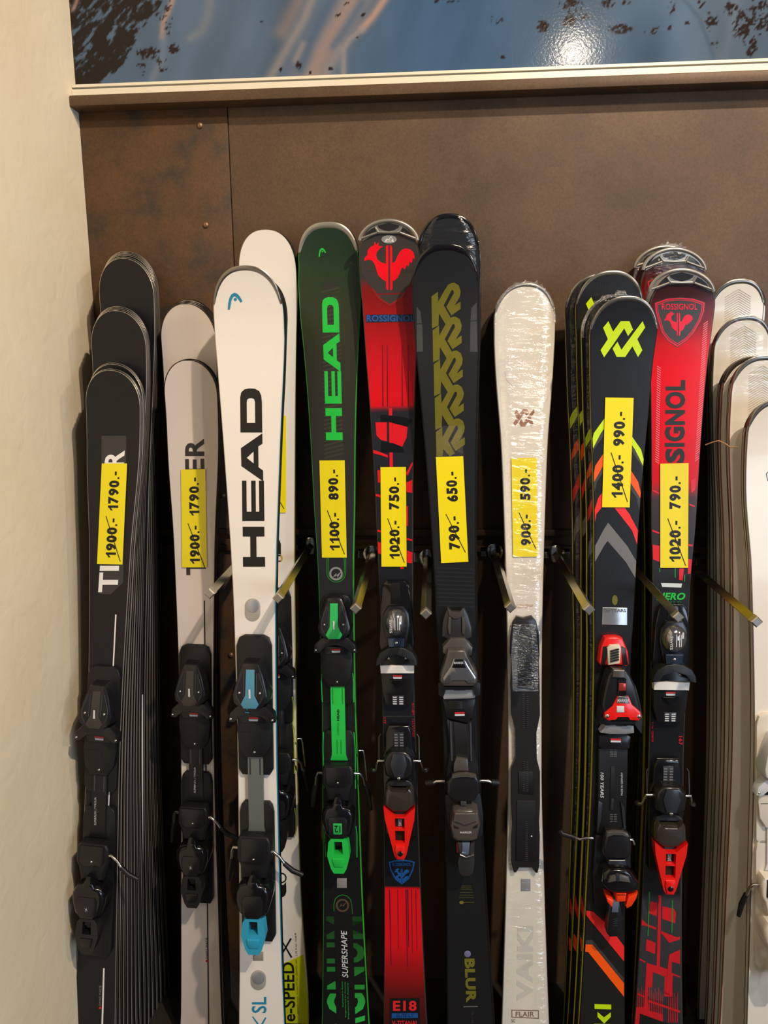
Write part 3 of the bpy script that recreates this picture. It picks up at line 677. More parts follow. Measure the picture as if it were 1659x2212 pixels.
# --- green ski
GE = [(570, 642, 772), (600, 642, 777), (660, 644.5, 777), (765, 658.7, 775.5), (928, 673, 771.8), (1091, 681, 769.5), (1254, 689.5, 766), (1500, 695, 767.5), (1680, 695, 772.5), (1900, 696, 779), (2212, 694.5, 797)]
GSIDE = mat('green_sidewall', '#3fbf2c', 0.35)
def gl(S, y, c): return (S.sy(y), c)
GR = Ski('green-tipped black ski with bright green letters, sticker 1100 struck to 890', GE, 480, -0.058, -0.255, curl=.028, lt=.62, p=2.5, top=HEADW, side=GSIDE, rimm=mat('green_edge', '#35b02a', .35), rim=.0016)
GR.top.data.materials[0] = rampmat('green_fade_topsheet', [gl(GR, 500, '#14301a'), gl(GR, 600, '#22361e'), gl(GR, 700, '#2f331f'), gl(GR, 900, '#2d2b24'), gl(GR, 1150, '#232427'), gl(GR, 1500, '#16171a'), gl(GR, 2200, '#121416')], .3, .35)
Ski('dark-based mate paired behind the green ski', [(e[0], e[1], e[2] + 1) for e in GE], 486, -0.035, -0.232, curl=-.010, lt=.62, p=2.5, side=BASEK, topsheet=False)
S = GR
tipcap(S, .010, CAPW, sfrac=.7)
S.decal('hatch_band', [Z(620, 440, 2.457, [(180, 470), (190, 430), (225, 415), (262, 428), (280, 470), (292, 900), (300, 1365), (196, 1365)])], mat('hatch_dark', '#23241a', .45), .0003)
S.decal('hatch_lines', [Z(620, 440, 2.457, [(182 + k * .018, y + 26), (282 + k * .018, y), (282 + k * .018, y + 9), (182 + k * .018, y + 35)]) for k, y in [(y - 440, y) for y in range(440, 1330, 22)]], mat('hatch_light', '#333426', .45), .0004)
S.decal('lettering', boxmap(HEADP, [(695.5, 642), (733.5, 642), (740.5, 951), (702, 951)]), GREENP, .0006)
S.decal('tip_logo', boxmap(CRES, [(688.5, 536), (704.5, 536), (704.5, 555.5), (688.5, 555.5)]), GREENP, .0006)
S.sticker([(690.4, 994.7), (745, 994.3), (749.4, 1204), (696, 1204)], '1100.-', '890.-', (.065, .465), (.59, .91), 'yellow price sticker, 1100 struck out, 890')
def ring(poly, k):
    cx_ = sum(p[0] for p in poly) / len(poly); cy_ = sum(p[1] for p in poly) / len(poly); r = max(abs(p[0] - cx_) for p in poly)
    return [poly, [(cx_ + (a - cx_) * (1 - k / r), cy_ + (b - cy_) * (1 - k / r * .6)) for a, b in poly]]
S.decal('green_outline', [ring(capsule(726.5, 1190, 1258, 21), 1.4), ring(capsule(726.5, 1194, 1254, 18), 1.2)], mat('deep_green_print', '#1c8a2c', .4), .0005)
S.decal('round_emblem', [[circ(726, 1239, 14.5, 24), circ(726, 1239, 10.5, 24)], Z(620, 440, 2.457, [(240, 1985), (262, 1960), (262, 1972), (290, 1950), (268, 1985), (266, 1972)])], SILVER, .0007)
GFADE = rampmat('green_letter_fade', [gl(S, 1970, '#16361a'), gl(S, 2080, '#1f6a28'), gl(S, 2210, '#2fc248')], .4, .2)
S.vtext('AGNUM', 704, 787, 1979, 2246, GFADE, dx=3, bold=.025, lift=.0004)
S.decal('dark_inlay', [Z(680, 1880, 6.38, [(268, 700), (262, 480), (285, 390), (330, 350), (385, 335), (440, 352), (490, 395), (508, 480), (525, 800), (545, 1400), (560, 2130), (302, 2130)])], mat('inlay_black', '#141312', .4), .0008)
S.decal('green_outline', [Z(680, 1880, 6.38, [(262, 560), (258, 470), (280, 385), (328, 342), (385, 328), (445, 345), (495, 390), (514, 470), (522, 600), (516, 600), (508, 475), (488, 396), (440, 354), (385, 338), (332, 352), (288, 392), (267, 470), (270, 560)])], MATS['deep_green_print'], .0009)
S.decal('round_emblem', [[circ(740, 1955, 14.3, 24), circ(740, 1955, 10.4, 24)], Z(680, 1880, 6.38, [(335, 505), (368, 455), (378, 480), (440, 430), (395, 500), (382, 478)])], mat('bronze_emblem', '#a08468', .3, .8), .0011)
S.vtext('SUPERSHAPE', 736.5, 749.5, 2009, 2111, LABELW, dx=3, bold=.01, shear=.2, lift=.0011)
for xx, a, b in ((738, 2119, 2174), (744, 2120, 2196), (750, 2122, 2200)): S.vtext('Engineered in Austria', xx, xx + 3.2, a, b, GREENP, dx=1.5, bold=0, lift=.0011)
S.prism('tag_plate', Z(680, 1880, 6.38, [(305, 110), (440, 110), (440, 245), (305, 245)]), 0, .001, mat('grey_tag2', '#8c8884', .5), px=True, inset=.0004)

# --- red ski with the rooster
RE = [(545, 774.5, 905), (600, 777, 904.5), (643, 782, 904), (765, 790, 900), (890, 799, 895.5), (1050, 808.5, 891.5), (1213, 815.5, 891), (1372, 824, 893), (1547, 827.5, 897), (1700, 828.5, 901.5), (1915, 829.5, 908), (2118, 829.5, 917.5), (2212, 828.5, 922)]
RD = Ski('red ski with a rooster emblem at its tip, sticker 1020 struck to 750', RE, 474, -0.098, -0.275, curl=.028, lt=.62, p=2.0, top=HEADW, side=SIDEK, rimm=mat('grey_edge', '#57524e', .35, .5), rim=.0016)
def redtop(S, nm, stops): S.top.data.materials[0] = rampmat(nm, stops, .16, .5)
redtop(RD, 'red_fade_topsheet', [gl(RD, 480, '#37322f'), gl(RD, 600, '#3b3532'), gl(RD, 620, '#7c1613'), gl(RD, 690, '#9a1513'), gl(RD, 780, '#c8141b'), gl(RD, 860, '#da101a'), gl(RD, 878, '#d2101a'), gl(RD, 884, '#26262b'),
                               gl(RD, 1240, '#1c1d22'), gl(RD, 1905, '#141519'), gl(RD, 1918.5, '#15161a'), gl(RD, 1920.5, '#e01118'), gl(RD, 2040, '#d8121a'), gl(RD, 2090, '#a11216'), gl(RD, 2150, '#5c1210'), gl(RD, 2220, '#3a100e')])
Ski('dark-based mate paired behind the red ski with the rooster', [(e[0], e[1], e[2] + 1) for e in RE], 481, -0.075, -0.252, curl=-.008, lt=.62, p=2.0, side=BASEK, topsheet=False)
S = RD
def tipcap_open(S, T):
    # T maps (zoom coords of the reference cap) to pixels
    rimo = [(-1.0, -.02), (-.97, .25), (-.8, .52), (-.6, .72), (-.35, .9), (0, 1.0), (.35, .9), (.6, .72), (.8, .52), (.97, .25), (1.0, -.02)]
    low = [(.62, .19), (.36, .33), (-.36, .33), (-.62, .19)]
    o = S.decal('tip_cap', [[T(*p) for p in rimo + low]], CAPW, .0022)
    holes = [[(-.36, .70), (0, .82), (.36, .70), (.33, .60), (.2, .50), (0, .44), (-.2, .50), (-.33, .60)], [(-.84, .16), (-.74, .36), (-.6, .52), (-.45, .63), (-.42, .55), (-.37, .43)], [(.84, .16), (.74, .36), (.6, .52), (.45, .63), (.42, .55), (.37, .43)]]
    S.decal('cap_opening', [[T(*p) for p in h] for h in holes], mat('cap_recess', '#16110f', .5), .0028, o)
    for a, b in (((-.44, .62), (-.34, .40)), ((.44, .62), (.34, .40)), ((-.34, .40), (0, .385)), ((.34, .40), (0, .385)), ((-.38, .38), (-.92, .10)), ((.38, .38), (.92, .10))):
        A, B = S.loc(*T(*a)), S.loc(*T(*b)); S.tube('cap_strut', [(A[0], A[1], S.c(A[1]) + .003), (B[0], B[1], S.c(B[1]) + .003)], .0024, CAPW, o)
    n = 30; pts = []
    for i in range(n):
        t = math.pi * (1 - i / (n - 1)); u = .955 * math.cos(t); v = .03 + .90 * math.sin(t) ** 1.15
        A = S.loc(*T(u, v)); pts.append((A[0], A[1], S.c(A[1]) + .0022))
    S.tube('cap_rim', pts, .0040, CAPW, o); return o
tipcap_open(S, lambda u, v: (839.5 + u * 65, 521.5 - v * 47.5))
RL = [(148, 690), (150, 655), (185, 615), (190, 560), (225, 515), (265, 500), (272, 450), (285, 475), (285, 495), (325, 462), (315, 505), (372, 510), (330, 545), (300, 580), (292, 620), (305, 665), (340, 695), (385, 715), (408, 718), (408, 520), (415, 500), (437, 497), (437, 1035), (420, 1030), (410, 1005), (410, 930), (370, 910), (320, 860), (300, 820), (290, 770), (265, 710), (240, 680), (200, 670), (165, 680)]
RRr = [(455, 497), (470, 500), (482, 525), (483, 712), (520, 690), (540, 640), (570, 580), (610, 545), (650, 537), (700, 548), (735, 580), (750, 630), (750, 665), (728, 650), (722, 690), (708, 715), (690, 690), (685, 730), (675, 755), (655, 725), (650, 750), (632, 788), (610, 765), (590, 780), (575, 830), (545, 890), (510, 920), (487, 925), (487, 1010), (475, 1033), (458, 1035)]
COCK = [norm(RL, 148, 750, 450, 1035), norm(RRr, 148, 750, 450, 1035)]
def cockbox(x0, x1, y0, y1): return boxmap(COCK, [(x0, y0), (x1, y0), (x1, y1), (x0, y1)])
S.decal('dark_shield', [Z(760, 440, 5.53, [(70, 480), (320, 378), (560, 378), (790, 450), (800, 600), (760, 800), (690, 980), (600, 1120), (460, 1225), (330, 1130), (200, 960), (120, 800), (85, 640)])], mat('shield_grey', '#3a3430', .3, coat=.3), .0004)
S.decal('shield_line', [Z(760, 440, 5.53, [(250, 1010), (345, 1130), (456, 1200), (457, 1230), (335, 1155), (240, 1025)]), Z(760, 440, 5.53, [(456, 1200), (580, 1120), (690, 985), (690, 1015), (590, 1140), (457, 1230)])], mat('deep_red_print', '#8c1512', .3), .0006)
S.decal('rooster', cockbox(786.8, 895.6, 521.4, 627.2), mat('rooster_red', '#f01220', .14, coat=.6), .0008)
S.decal('oval_badge', [circ(840.5, 517.5, 16.5, 24, 9)], mat('badge_grey', '#8a8886', .4), .0012)
S.htext('BOOM', 833, 850, 518, 524, WHITE, bold=.01, lift=.0015)
S.decal('badge_peak', [Z(760, 440, 5.53, [(385, 465), (420, 420), (440, 430), (470, 390), (505, 465), (498, 465), (470, 402), (440, 440), (420, 430), (392, 465)])], WHITE, .0015)
S.decal('lettering_shadow', [[(790, 680), (897, 679), (897, 695), (791, 697)]], mat('navy_print', '#1c1a30', .35), .0004)
S.htext('ROSSIGNOL', 792, 896, 680.5, 695, BLUEP, bold=.03, lift=.0007)
S.decal('thin_lines', [[(x, 745), (x + 1.2, 745), (x + 2.4, 878), (x + .2, 878)] for x in (826, 836, 868, 881)], mat('dark_red_line', '#5c1014', .3), .0005)
S.decal('glitch_block', [Z(620, 440, 2.457, p) for p in ([(470, 1160), (530, 1160), (530, 1260), (500, 1255), (475, 1230)], [(560, 1165), (640, 1185), (635, 1240), (612, 1290), (560, 1270)], [(452, 1305), (500, 1320), (535, 1335), (535, 1348), (500, 1335), (455, 1325)],
    [(540, 1085), (558, 1085), (562, 1400), (545, 1400)], [(480, 1415), (495, 1415), (495, 1480), (483, 1480)], [(465, 1540), (495, 1545), (496, 1560), (466, 1552)], [(478, 1730), (500, 1735), (500, 1745), (478, 1740)], [(478, 1795), (498, 1800), (500, 1860), (480, 1855)],
    [(632, 1430), (665, 1370), (668, 1385), (640, 1445)], [(633, 1480), (665, 1465), (664, 1535), (634, 1530)], [(634, 1605), (642, 1605), (642, 1710), (634, 1710)], [(636, 1775), (666, 1780), (666, 1790), (636, 1785)], [(636, 1840), (666, 1850), (664, 1908), (636, 1905)], [(600, 1925), (620, 1925), (618, 1937), (602, 1937)])], REDP, .0006)
S.decal('dark_block', [Z(620, 440, 2.457, p) for p in ([(497, 1120), (560, 1125), (628, 1135), (665, 1150), (640, 1185), (600, 1170), (540, 1160), (498, 1155)], [(500, 1262), (560, 1270), (610, 1290), (625, 1320), (500, 1320)])], mat('glitch_black', '#0e0e12', .25), .0007)
S.decal('lower_lines', [[(x, 1921), (x + w, 1921), (x + w * .6 + d, yb), (x + d, yb)] for x, w, yb, d in ((840.5, 2, 2085, 4), (858.5, 1.3, 2050, 2), (876, 2.0, 2090, 4), (879.5, 2.2, 2045, 3), (888.5, 1.3, 2060, 2), (897.5, 1.3, 2050, 3))], mat('line_violet', '#4a1530', .35), .0006)
S.decal('shield_outline', [[Z(790, 1280, 3.253, [(162, 1890), (200, 1880), (255, 1876), (310, 1880), (345, 1890), (335, 1945), (305, 2010), (255, 2050), (208, 2015), (172, 1950)]), Z(790, 1280, 3.253, [(172, 1897), (205, 1889), (255, 1886), (305, 1889), (335, 1897), (326, 1942), (299, 2002), (255, 2037), (214, 2007), (181, 1947)])]], BLUEP, .0006)
S.decal('rooster', cockbox(852, 885, 1889, 1896 + 4 + 8), BLUEP, .0006); S.htext('ROSSIGNOL', 848, 888, 1863, 1870, BLUEP, bold=.01, lift=.0006)
S.decal('rooster', cockbox(852, 884, 1874, 1898), BLUEP, .0008)
S.decal('label_box', [[(842, 2156), (906, 2155), (908, 2225), (841, 2225)]], mat('label_black', '#141214', .4), .0006)
S.htext('E18', 849, 900, 2161, 2183, mat('label_red', '#e0242a', .4), bold=.03, lift=.0008)
S.decal('blue_bar', [[(846, 2188), (902.5, 2187.5), (903, 2198), (846, 2198.5)]], BLUEP, .0008); S.htext('ELITE LT', 857, 893, 2189.5, 2196.5, MATS['navy_print'], bold=.005, lift=.0010)
S.htext('V-TITANAL', 847, 903, 2204, 2214, MATS['label_red'], bold=.02, lift=.0008)
S.dtext('R=18M   121/71/101', 889.5, 894.5, 1519, 1590, REDP, bold=0, dx=1.5); S.dtext('177', 827.5, 833.5, 1550, 1563, REDP, bold=.01)
S.decal('plate_seam', [[(826, 1547), (897, 1546), (897, 1547.5), (826, 1548.5)]], DGREY)
S.sticker([(822, 1009), (877, 1008.6), (878.5, 1223.5), (824.3, 1223.5)], '1020.-', '750.-', (.07, .465), (.57, .9), 'yellow price sticker, 1020 struck out, 750')

# --- two black skis
K2T = mat('satin_black_topsheet', '#17181a', 0.34, coat=.25, noise=(.06, 20))
KE = [(585, 890.5, 1035.5), (640, 891, 1036), (700, 893.5, 1035), (850, 907, 1031), (1010, 921, 1027.5), (1172, 931.5, 1025), (1372, 942.5, 1028), (1547, 956, 1032), (1680, 961, 1037), (1900, 963.5, 1046.5), (2212, 967, 1068)]
KB = Ski('film-wrapped black ski standing tallest, behind the black ski priced 650', [(520, 905, 1037.5), (580, 904, 1039), (700, 908, 1036), (1000, 925, 1027), (1500, 955, 1027), (1700, 960, 1033), (2212, 966, 1062)], 462, -0.042, -0.15, curl=.018, lt=.62, p=2.3, top=K2T, side=SIDEK, edge=DSTEEL, rim=.003)
Ski('black mate at the back of the film-wrapped black pair', [(530, 906, 1038.5), (580, 905, 1041), (700, 909, 1038), (1000, 926, 1029), (1500, 955, 1028), (1700, 960, 1033), (2212, 966, 1062)], 466, -0.026, -0.13, curl=-.006, lt=.62, p=2.3, side=BASEK, topsheet=False)
KB.film(FILMS, frill=False); tipcap(KB, .008, BLKG, sfrac=.8)
Ski('dark-based mate paired behind the black ski priced 650', [(e[0], e[1] + 2, e[2] + 2.5) for e in KE], 537, -0.127, -0.278, curl=-.003, lt=.62, p=2.3, side=BASEK, topsheet=False)
S = KF = Ski('black ski with a column of olive emblems, sticker 790 struck to 650', KE, 528, -0.148, -0.30, curl=.03, lt=.62, p=2.4, top=K2T, side=mat('dark_olive_sidewall', '#35301c', .4), rimm=SIDEK, rim=.002)
tipcap(S, .010, BLKG, sfrac=.62)
K2G = [(952, 1110), (1028, 1052), (1032, 1170), (1105, 1040), (1150, 970), (1190, 948), (1225, 945), (1275, 975), (1300, 1050), (1290, 1110), (1228, 1218), (1298, 1170), (1300, 1258), (1190, 1335), (1128, 1235), (1218, 1070), (1214, 1040), (1203, 1032), (1190, 1037), (1098, 1215), (1180, 1362), (1118, 1440), (1040, 1310), (1035, 1455), (958, 1490)]
for i in range(5):
    pts = [(a + 2.3 * i, b + 73.2 * i) for a, b in Z(760, 440, 5.53, K2G)]
    if i == 4: pts = [(a, min(b, 986)) for a, b in pts]
    S.decal('emblem', [pts], mat('olive_foil', '#8a8330', .28, .55, noise=(.15, 60)), .0006 + .00012 * i)
for sg in (0, 1):
    q = [(775, 1230), (820, 1290), (845, 1500), (850, 1770), (775, 1770)] if not sg else [(1490, 1180), (1425, 1250), (1415, 1500), (1412, 1770), (1500, 1770)]
    S.decal('perforated_patch', [Z(760, 440, 5.53, q)], mat('perforated_grey', '#3a3b3d', .4, noise=(.5, 900)), .0004)
S.decal('ribbed_panel', [[(944, y), (1024, y + 3), (1024, y + 6), (944, y + 3)] for y in range(1225, 1315, 9)], mat('rib_black', '#27292d', .25), .0004)
S.decal('tape_and_reflection', [[(943, 920), (999, 920), (1001, 990), (944, 990)]], filmmat('tape_and_reflection', .06, 120), .0012)  # real clear tape over the lowest emblem
S.sticker([(941.5, 987.4), (1000.5, 985.4), (1011.5, 1213), (953, 1216)], '790.-', '650.-', (.12, .44), (.57, .86), 'yellow price sticker, 790 struck out, 650')
OL = mat('olive_print', '#6d6a1c', .45)
S.dtext('BLUR', 1003, 1025, 2070, 2165, OL, dx=4, bold=.05, name='lettering')
S.decal('rule_line', [[(1001, 2173), (1032, 2172.5), (1032, 2174.5), (1001, 2175)]], MGREY); S.dtext('76 - 163', 1018, 1023, 2183, 2214, DGREY, bold=0)
S.prism('holo_dot', circ(1010, 2061, 7.2), 0, .001, mat('hologram', '#a7a2d8', .2, .6), px=True, inset=.0004)
for i, y in enumerate((1912, 1916, 1920, 1926, 1932, 1937)): S.htext('printed small note' if i % 2 else 'small printed note line', 997 - i, 1018 + i, y, y + 2.6, OL, bold=0)
S.decal('olive_mark', [circ(997, 1949, 5, 12, 3.5)], OL); S.htext('printed mark', 1003, 1025, 1947, 1951, OL, bold=0)

# --- cream ski in film
CRM = mat('cream_topsheet', '#e0d9cc', .25, coat=.3, noise=(.05, 7))
VE = [(675, 1067, 1199.5), (720, 1067, 1199), (811, 1071, 1194.5), (966, 1081.5, 1181.5), (1122, 1087, 1175.5), (1277, 1092.5, 1171.8), (1406, 1097, 1171.5), (1660, 1097, 1169), (1912, 1094.5, 1177.5), (2122, 1087, 1183), (2212, 1083.5, 1186)]
Ski('dark-based mate paired behind the cream ski', [(e[0], e[1], e[2]) for e in VE], 616, -0.055, -0.22, curl=-.012, lt=.62, p=2.2, side=BASEK, topsheet=False)
S = CV = Ski('cream film-wrapped ski with a brown emblem, sticker 900 struck to 590', VE, 612, -0.078, -0.245, curl=.025, lt=.62, p=2.2, top=CRM, side=mat('cream_sidewall', '#b9b1a4', .4), rim=.0016)
tipcap(S, .006, CAPS, sfrac=.7)
VA = [(762, 948), (825, 1085), (925, 948), (1042, 948), (1088, 1060), (1022, 1145), (972, 1042), (830, 1250), (705, 1425), (658, 1330), (755, 1185), (692, 1035)]
VB = [(1215, 948), (1250, 1030), (1145, 1185), (1212, 1330), (1155, 1422), (1080, 1280), (985, 1420), (872, 1420), (818, 1310), (882, 1220), (935, 1325), (1085, 1120)]
VOL = [norm(VA, 658, 1250, 948, 1425), norm(VB, 658, 1250, 948, 1425)]
def volbox(x0, x1, y0, y1): return boxmap(VOL, [(x0, y0), (x1, y0), (x1, y1), (x0, y1)])
S.decal('emblem', volbox(1108.6, 1155, 884, 921.7), mat('copper_print', '#96694f', .4), .0005)
S.sticker([(1104.3, 989.7), (1158.8, 988.6), (1161.9, 1202), (1107.8, 1202.7)], '900.-', '590.-', (.11, .43), (.57, .89), 'yellow price sticker, 900 struck out, 590')
S.htext('MADE IN GERMANY', 1116, 1152, 1305, 1314, mat('faint_copper', '#c9ab97', .5), bold=0)
PG = mat('pale_grey_print', '#cdc8c0', .4)
S.vtext('VAIKI', 1118, 1152, 2000, 2162, PG, dx=-2, bold=.04)
S.decal('frame_box', [[[(1105, 2180.5), (1164, 2182), (1164, 2200), (1105, 2197.5)], [(1106.6, 2182.2), (1162.4, 2183.6), (1162.4, 2198.2), (1106.6, 2195.8)]]], mat('copper_line', '#7d5b4c', .4), .0005)
S.htext('FLAIR', 1114, 1154, 2185, 2195.5, MATS['copper_line'], bold=.01); S.htext('SC', 1104.5, 1113, 2201, 2208, DGREY, bold=0)
S.prism('tag_plate', [(1125, 1899), (1146, 1899), (1146, 1925), (1125, 1925)], 0, .001, mat('grey_tag3', '#8c8c90', .5), px=True, inset=.0004)
S.decal('vein_line', [Z(1020, 500, 2.5728, p) for p in ([(185, 775), (190, 820), (225, 855), (262, 858), (262, 861), (222, 858), (186, 823), (181, 775)], [(225, 715), (262, 690), (264, 693), (228, 718)], [(440, 770), (400, 810), (365, 815), (365, 818), (402, 814), (442, 775)], [(430, 900), (400, 960), (385, 1010), (388, 1011), (404, 962), (433, 903)])], PG, .0004)
S.film(FILM, frill=True)

# --- black chevron skis
VBK = rampmat('black_weave_topsheet', [(0, '#17160f'), (.6, '#121214'), (.9, '#15161a'), (1.9, '#101012')], .28, .35, weave=(.008, 420))
OSIDE = mat('olive_sidewall', '#cfca2a', .4)
BE = [(705, 1271.5, 1420), (770, 1273, 1411), (890, 1274.5, 1400), (1005, 1277.5, 1387.5), (1160, 1283, 1378), (1316, 1285, 1372), (1380, 1286, 1367.5), (1660, 1280, 1354.5), (1912, 1268, 1351), (2122, 1256, 1349), (2212, 1250.5, 1350)]
def sh(E, dx0, dx1, dy=0): return [(e[0] + dy * (2212 - e[0]) / 1500, e[1] + dx0 + (dx1 - dx0) * (e[0] - 700) / 1500, e[2] + dx0 + (dx1 - dx0) * (e[0] - 700) / 1500) for e in E]
def chev(S, dx, dy, names=True):
    mv = lambda L: [(a + dx, b + dy) for a, b in Z(1020, 500, 2.5728, L)]
    S.decal('lime_stripe', [mv([(655, 1150), (735, 1038), (735, 1092), (655, 1205)]), mv([(888, 1140), (975, 1265), (975, 1315), (886, 1185)])], LIME)
    S.decal('orange_stripe', [mv([(655, 1345), (728, 1235), (728, 1300), (655, 1412)]), mv([(880, 1325), (960, 1452), (960, 1515), (878, 1392)])], ORANGE)
    S.decal('red_stripe', [mv([(655, 1545), (722, 1450), (722, 1530), (655, 1615)]), mv([(790, 1535), (848, 1535), (950, 1678), (950, 1740)])], mat('red_stripe_print', '#ee2a28', .35))
    S.decal('grey_chevron', [mv([(660, 1768), (755, 1618), (930, 1832), (930, 1925), (752, 1720), (660, 1845)])], MGREY)
    S.decal('dark_chevron', [mv([(655, 1205), (735, 1092), (735, 1130), (655, 1240)]), mv([(886, 1185), (975, 1315), (975, 1352), (886, 1222)]), mv([(655, 1412), (728, 1300), (728, 1338), (655, 1450)]), mv([(878, 1392), (960, 1515), (960, 1552), (878, 1430)])], DGREY, .0003)
BK = []
for i, (lab, tip, dx0, dx1, Yt, Yb, dy) in enumerate([
        ('black ski with lime sidewall wedged at the back right, under the red ski', 735, 111, 122, -.063, -.119, 70), ('black ski with lime sidewall second from the back right, under the red ski', 732, 109, 115, -.083, -.147, 70),
        ('back mate of the taller black chevron pair', 592, -52, -33, -.088, -.188, -45), ('taller black chevron ski standing behind the one priced 990', 585, -29, -24, -.113, -.215, -50),
        ('film-wrapped black mate right behind the chevron ski priced 990', 637, -17, -11, -.155, -.26, -2)]):
    S = Ski(lab, sh(BE, dx0, dx1, dy), tip, Yt, Yb, curl=.02 if i > 1 else .006, lt=.60, p=2.25, thick=(.006, .019, .010), top=VBK, side=OSIDE, rimm=SIDEK, rim=.002, group='black skis with lime sidewalls'); BK.append(S)
chev(BK[3], -27, -48); chev(BK[2], -48, -42); chev(BK[4], -15, 0)
BK[3].decal('emblem', [[(a - 37, b - 52) for a, b in p] for p in volbox(1297, 1393.5, 694, 772)], LIME, .0005)
for b_ in (BK[2], BK[3], BK[4]):
    b_.decal('diagonal_stripe', [[(a + b_.axis(1900) - BE[8][1] - 42, b) for a, b in Z(1180, 1980, 5.184, [(300, -250), (480, -120), (870, 330), (870, 500), (485, 30), (300, -90)])]], MATS['red_stripe_print'])
    b_.decal('diagonal_stripe', [[(a + b_.axis(1900) - BE[8][1] - 42, b) for a, b in Z(1180, 1980, 5.184, [(300, 60), (520, 312), (870, 745), (870, 895), (470, 395), (300, 195)])]], ORANGE)
tipcap(BK[3], .007, CAPS, sfrac=.75); tipcap(BK[2], .007, CAPS, sfrac=.75); BK[2].film(FILMD); BK[4].film(FILMD, frill=True)
S = BV = Ski('black woven ski with a lime emblem and chevrons, sticker 1400 struck to 990', BE, 640, -.185, -.30, curl=.03, lt=.60, p=2.25, top=VBK, side=OSIDE, rimm=SIDEK, rim=.002)
tipcap(S, .007, CAPS, sfrac=.75)
S.decal('emblem', volbox(1297, 1393.5, 694, 772), LIME, .0006)
chev(S, 0, 0)
S.sticker([(1306.8, 858.8), (1367.9, 859.5), (1359.3, 1095.8), (1299.8, 1095.5)], '1400.-', '990.-', (.08, .48), (.555, .875), 'yellow price sticker, 1400 struck out, 990')
S.prism('silver_plate', Z(1020, 500, 2.5728, [(725, 2090), (862, 2092), (862, 2188), (722, 2185)]), 0, .0012, mat('holo_silver', '#c9cdd0', .25, .8, noise=(.2, 80)), px=True, inset=.0005)
S.htext('100 YEARS', 1303, 1352, 1315, 1322, MGREY, bold=.01, lift=.0020)
S.decal('oval_mark', [circ(1328, 1296, 6, 16, 11)], OL, .0006)
q = lambda L: Z(1180, 1980, 5.184, L)
S.decal('diagonal_stripe', [q([(440, -70), (520, -60), (700, 100), (870, 330), (870, 500), (485, 30), (430, -20)])], MATS['red_stripe_print'], .0004)
S.decal('diagonal_stripe', [q([(440, 308), (520, 312), (870, 745), (870, 895), (470, 395), (436, 392)])], ORANGE, .0004)
S.decal('diagonal_line', [q([(445, 258), (520, 262), (870, 690), (870, 745), (525, 312), (440, 308)])], DGREY, .0004)
S.decal('lettering', [q([(540, 975), (726, 982), (726, 1035), (540, 1030)]), q([(573, 1063), (645, 1125), (722, 1068), (722, 1120), (648, 1195), (573, 1120)]), q([(535, 1196), (715, 1200), (715, 1240), (535, 1240)])], LIME, .0005)

# --- red skis on the right
XE = [(648, 1399.5, 1543.5), (700, 1400.5, 1540), (811, 1404, 1526), (966, 1403.5, 1510.5), (1122, 1404.5, 1502), (1277, 1409, 1490), (1380, 1408, 1487), (1610, 1402, 1477.5), (1786, 1395, 1476), (1933, 1389, 1473), (2122, 1376, 1470), (2212, 1368.5, 1470)]
REDR = [(500, '#2c1a18'), (640, '#3a1614'), (700, '#7d1416'), (745, '#cf1218'), (800, '#e3101c'), (990, '#e01020'), (1040, '#d4121e'), (1075, '#46393c'), (1230, '#2c2c31'), (1290, '#24262b'), (1400, '#17181b'), (1930, '#131314')]
RX = []
for i, (lab, dx0, dx1, tip, Yt, Yb, dy) in enumerate([('film-wrapped red ski at the back of the right-hand red group', -33, -22, 527.5, -.021, -.058, -62), ('film-wrapped red ski with metal tip bridge, behind the red ski priced 790', -16, 12, 533, -.041, -.087, -57),
        ('mate paired right behind the red ski priced 790', -5, 4, 585, -.106, -.203, 4)]):
    S = Ski(lab, sh(XE, dx0, dx1, dy), tip, Yt, Yb, curl=.014 if i < 2 else -.008, lt=.60, p=2.0, top=HEADW if i < 2 else None, side=SIDEK, rimm=mat('grey_edge', '#57524e'), topsheet=i < 2, rim=.0016); RX.append(S)
    if i < 2:
        S.top.data.materials[0] = rampmat('red_fade_back%d' % i, [gl(S, y + dy, c_) for y, c_ in REDR], .16, .5)
        tipcap_open(S, lambda u, v: (1471.5 + u * 70 + dx0, 632 - v * 50 + dy + 10)); S.film(FILMD, frill=(i == 0))
RX[1].decal('shield_line', [[(a - 16, b - 47) for a, b in Z(1340, 500, 4.809, p)] for p in ([(360, 745), (480, 700), (620, 690), (620, 700), (480, 710), (372, 752)], [(360, 745), (372, 752), (378, 830), (365, 830)])], REDP, .0006)
S = RR = Ski('red ski with a shield emblem and black letters, sticker 1020 struck to 790', XE, 580, -.132, -.228, curl=.03, lt=.60, p=2.0, top=HEADW, side=SIDEK, rimm=MATS['grey_edge'], rim=.0016)
redtop(S, 'red_race_topsheet', [gl(S, y, c_) for y, c_ in REDR] + [gl(S, 1935, '#232326'), gl(S, 1945, '#38383c'), gl(S, 2212, '#2e2e32')])
tipcap_open(S, lambda u, v: (1471.3 + u * 71.5, 631 - v * 51))
so = Z(1340, 500, 4.809, [(360, 745), (480, 702), (620, 690), (760, 702), (875, 740), (868, 830), (830, 930), (760, 1050), (690, 1130), (590, 1200), (495, 1135), (430, 1050), (395, 930), (366, 830)])
def shr(P, k): cx_ = sum(a for a, _ in P) / len(P); cy_ = sum(b for _, b in P) / len(P); return [(cx_ + (a - cx_) * k, cy_ + (b - cy_) * k) for a, b in P]
S.decal('dark_shield', [shr(so, 1.03)], MATS['shield_grey'], .0004); S.decal('shield_line', [[so, shr(so, .945)], [shr(so, .91), shr(so, .88)]], mat('shield_red', '#e8203a', .2, coat=.5), .0006)
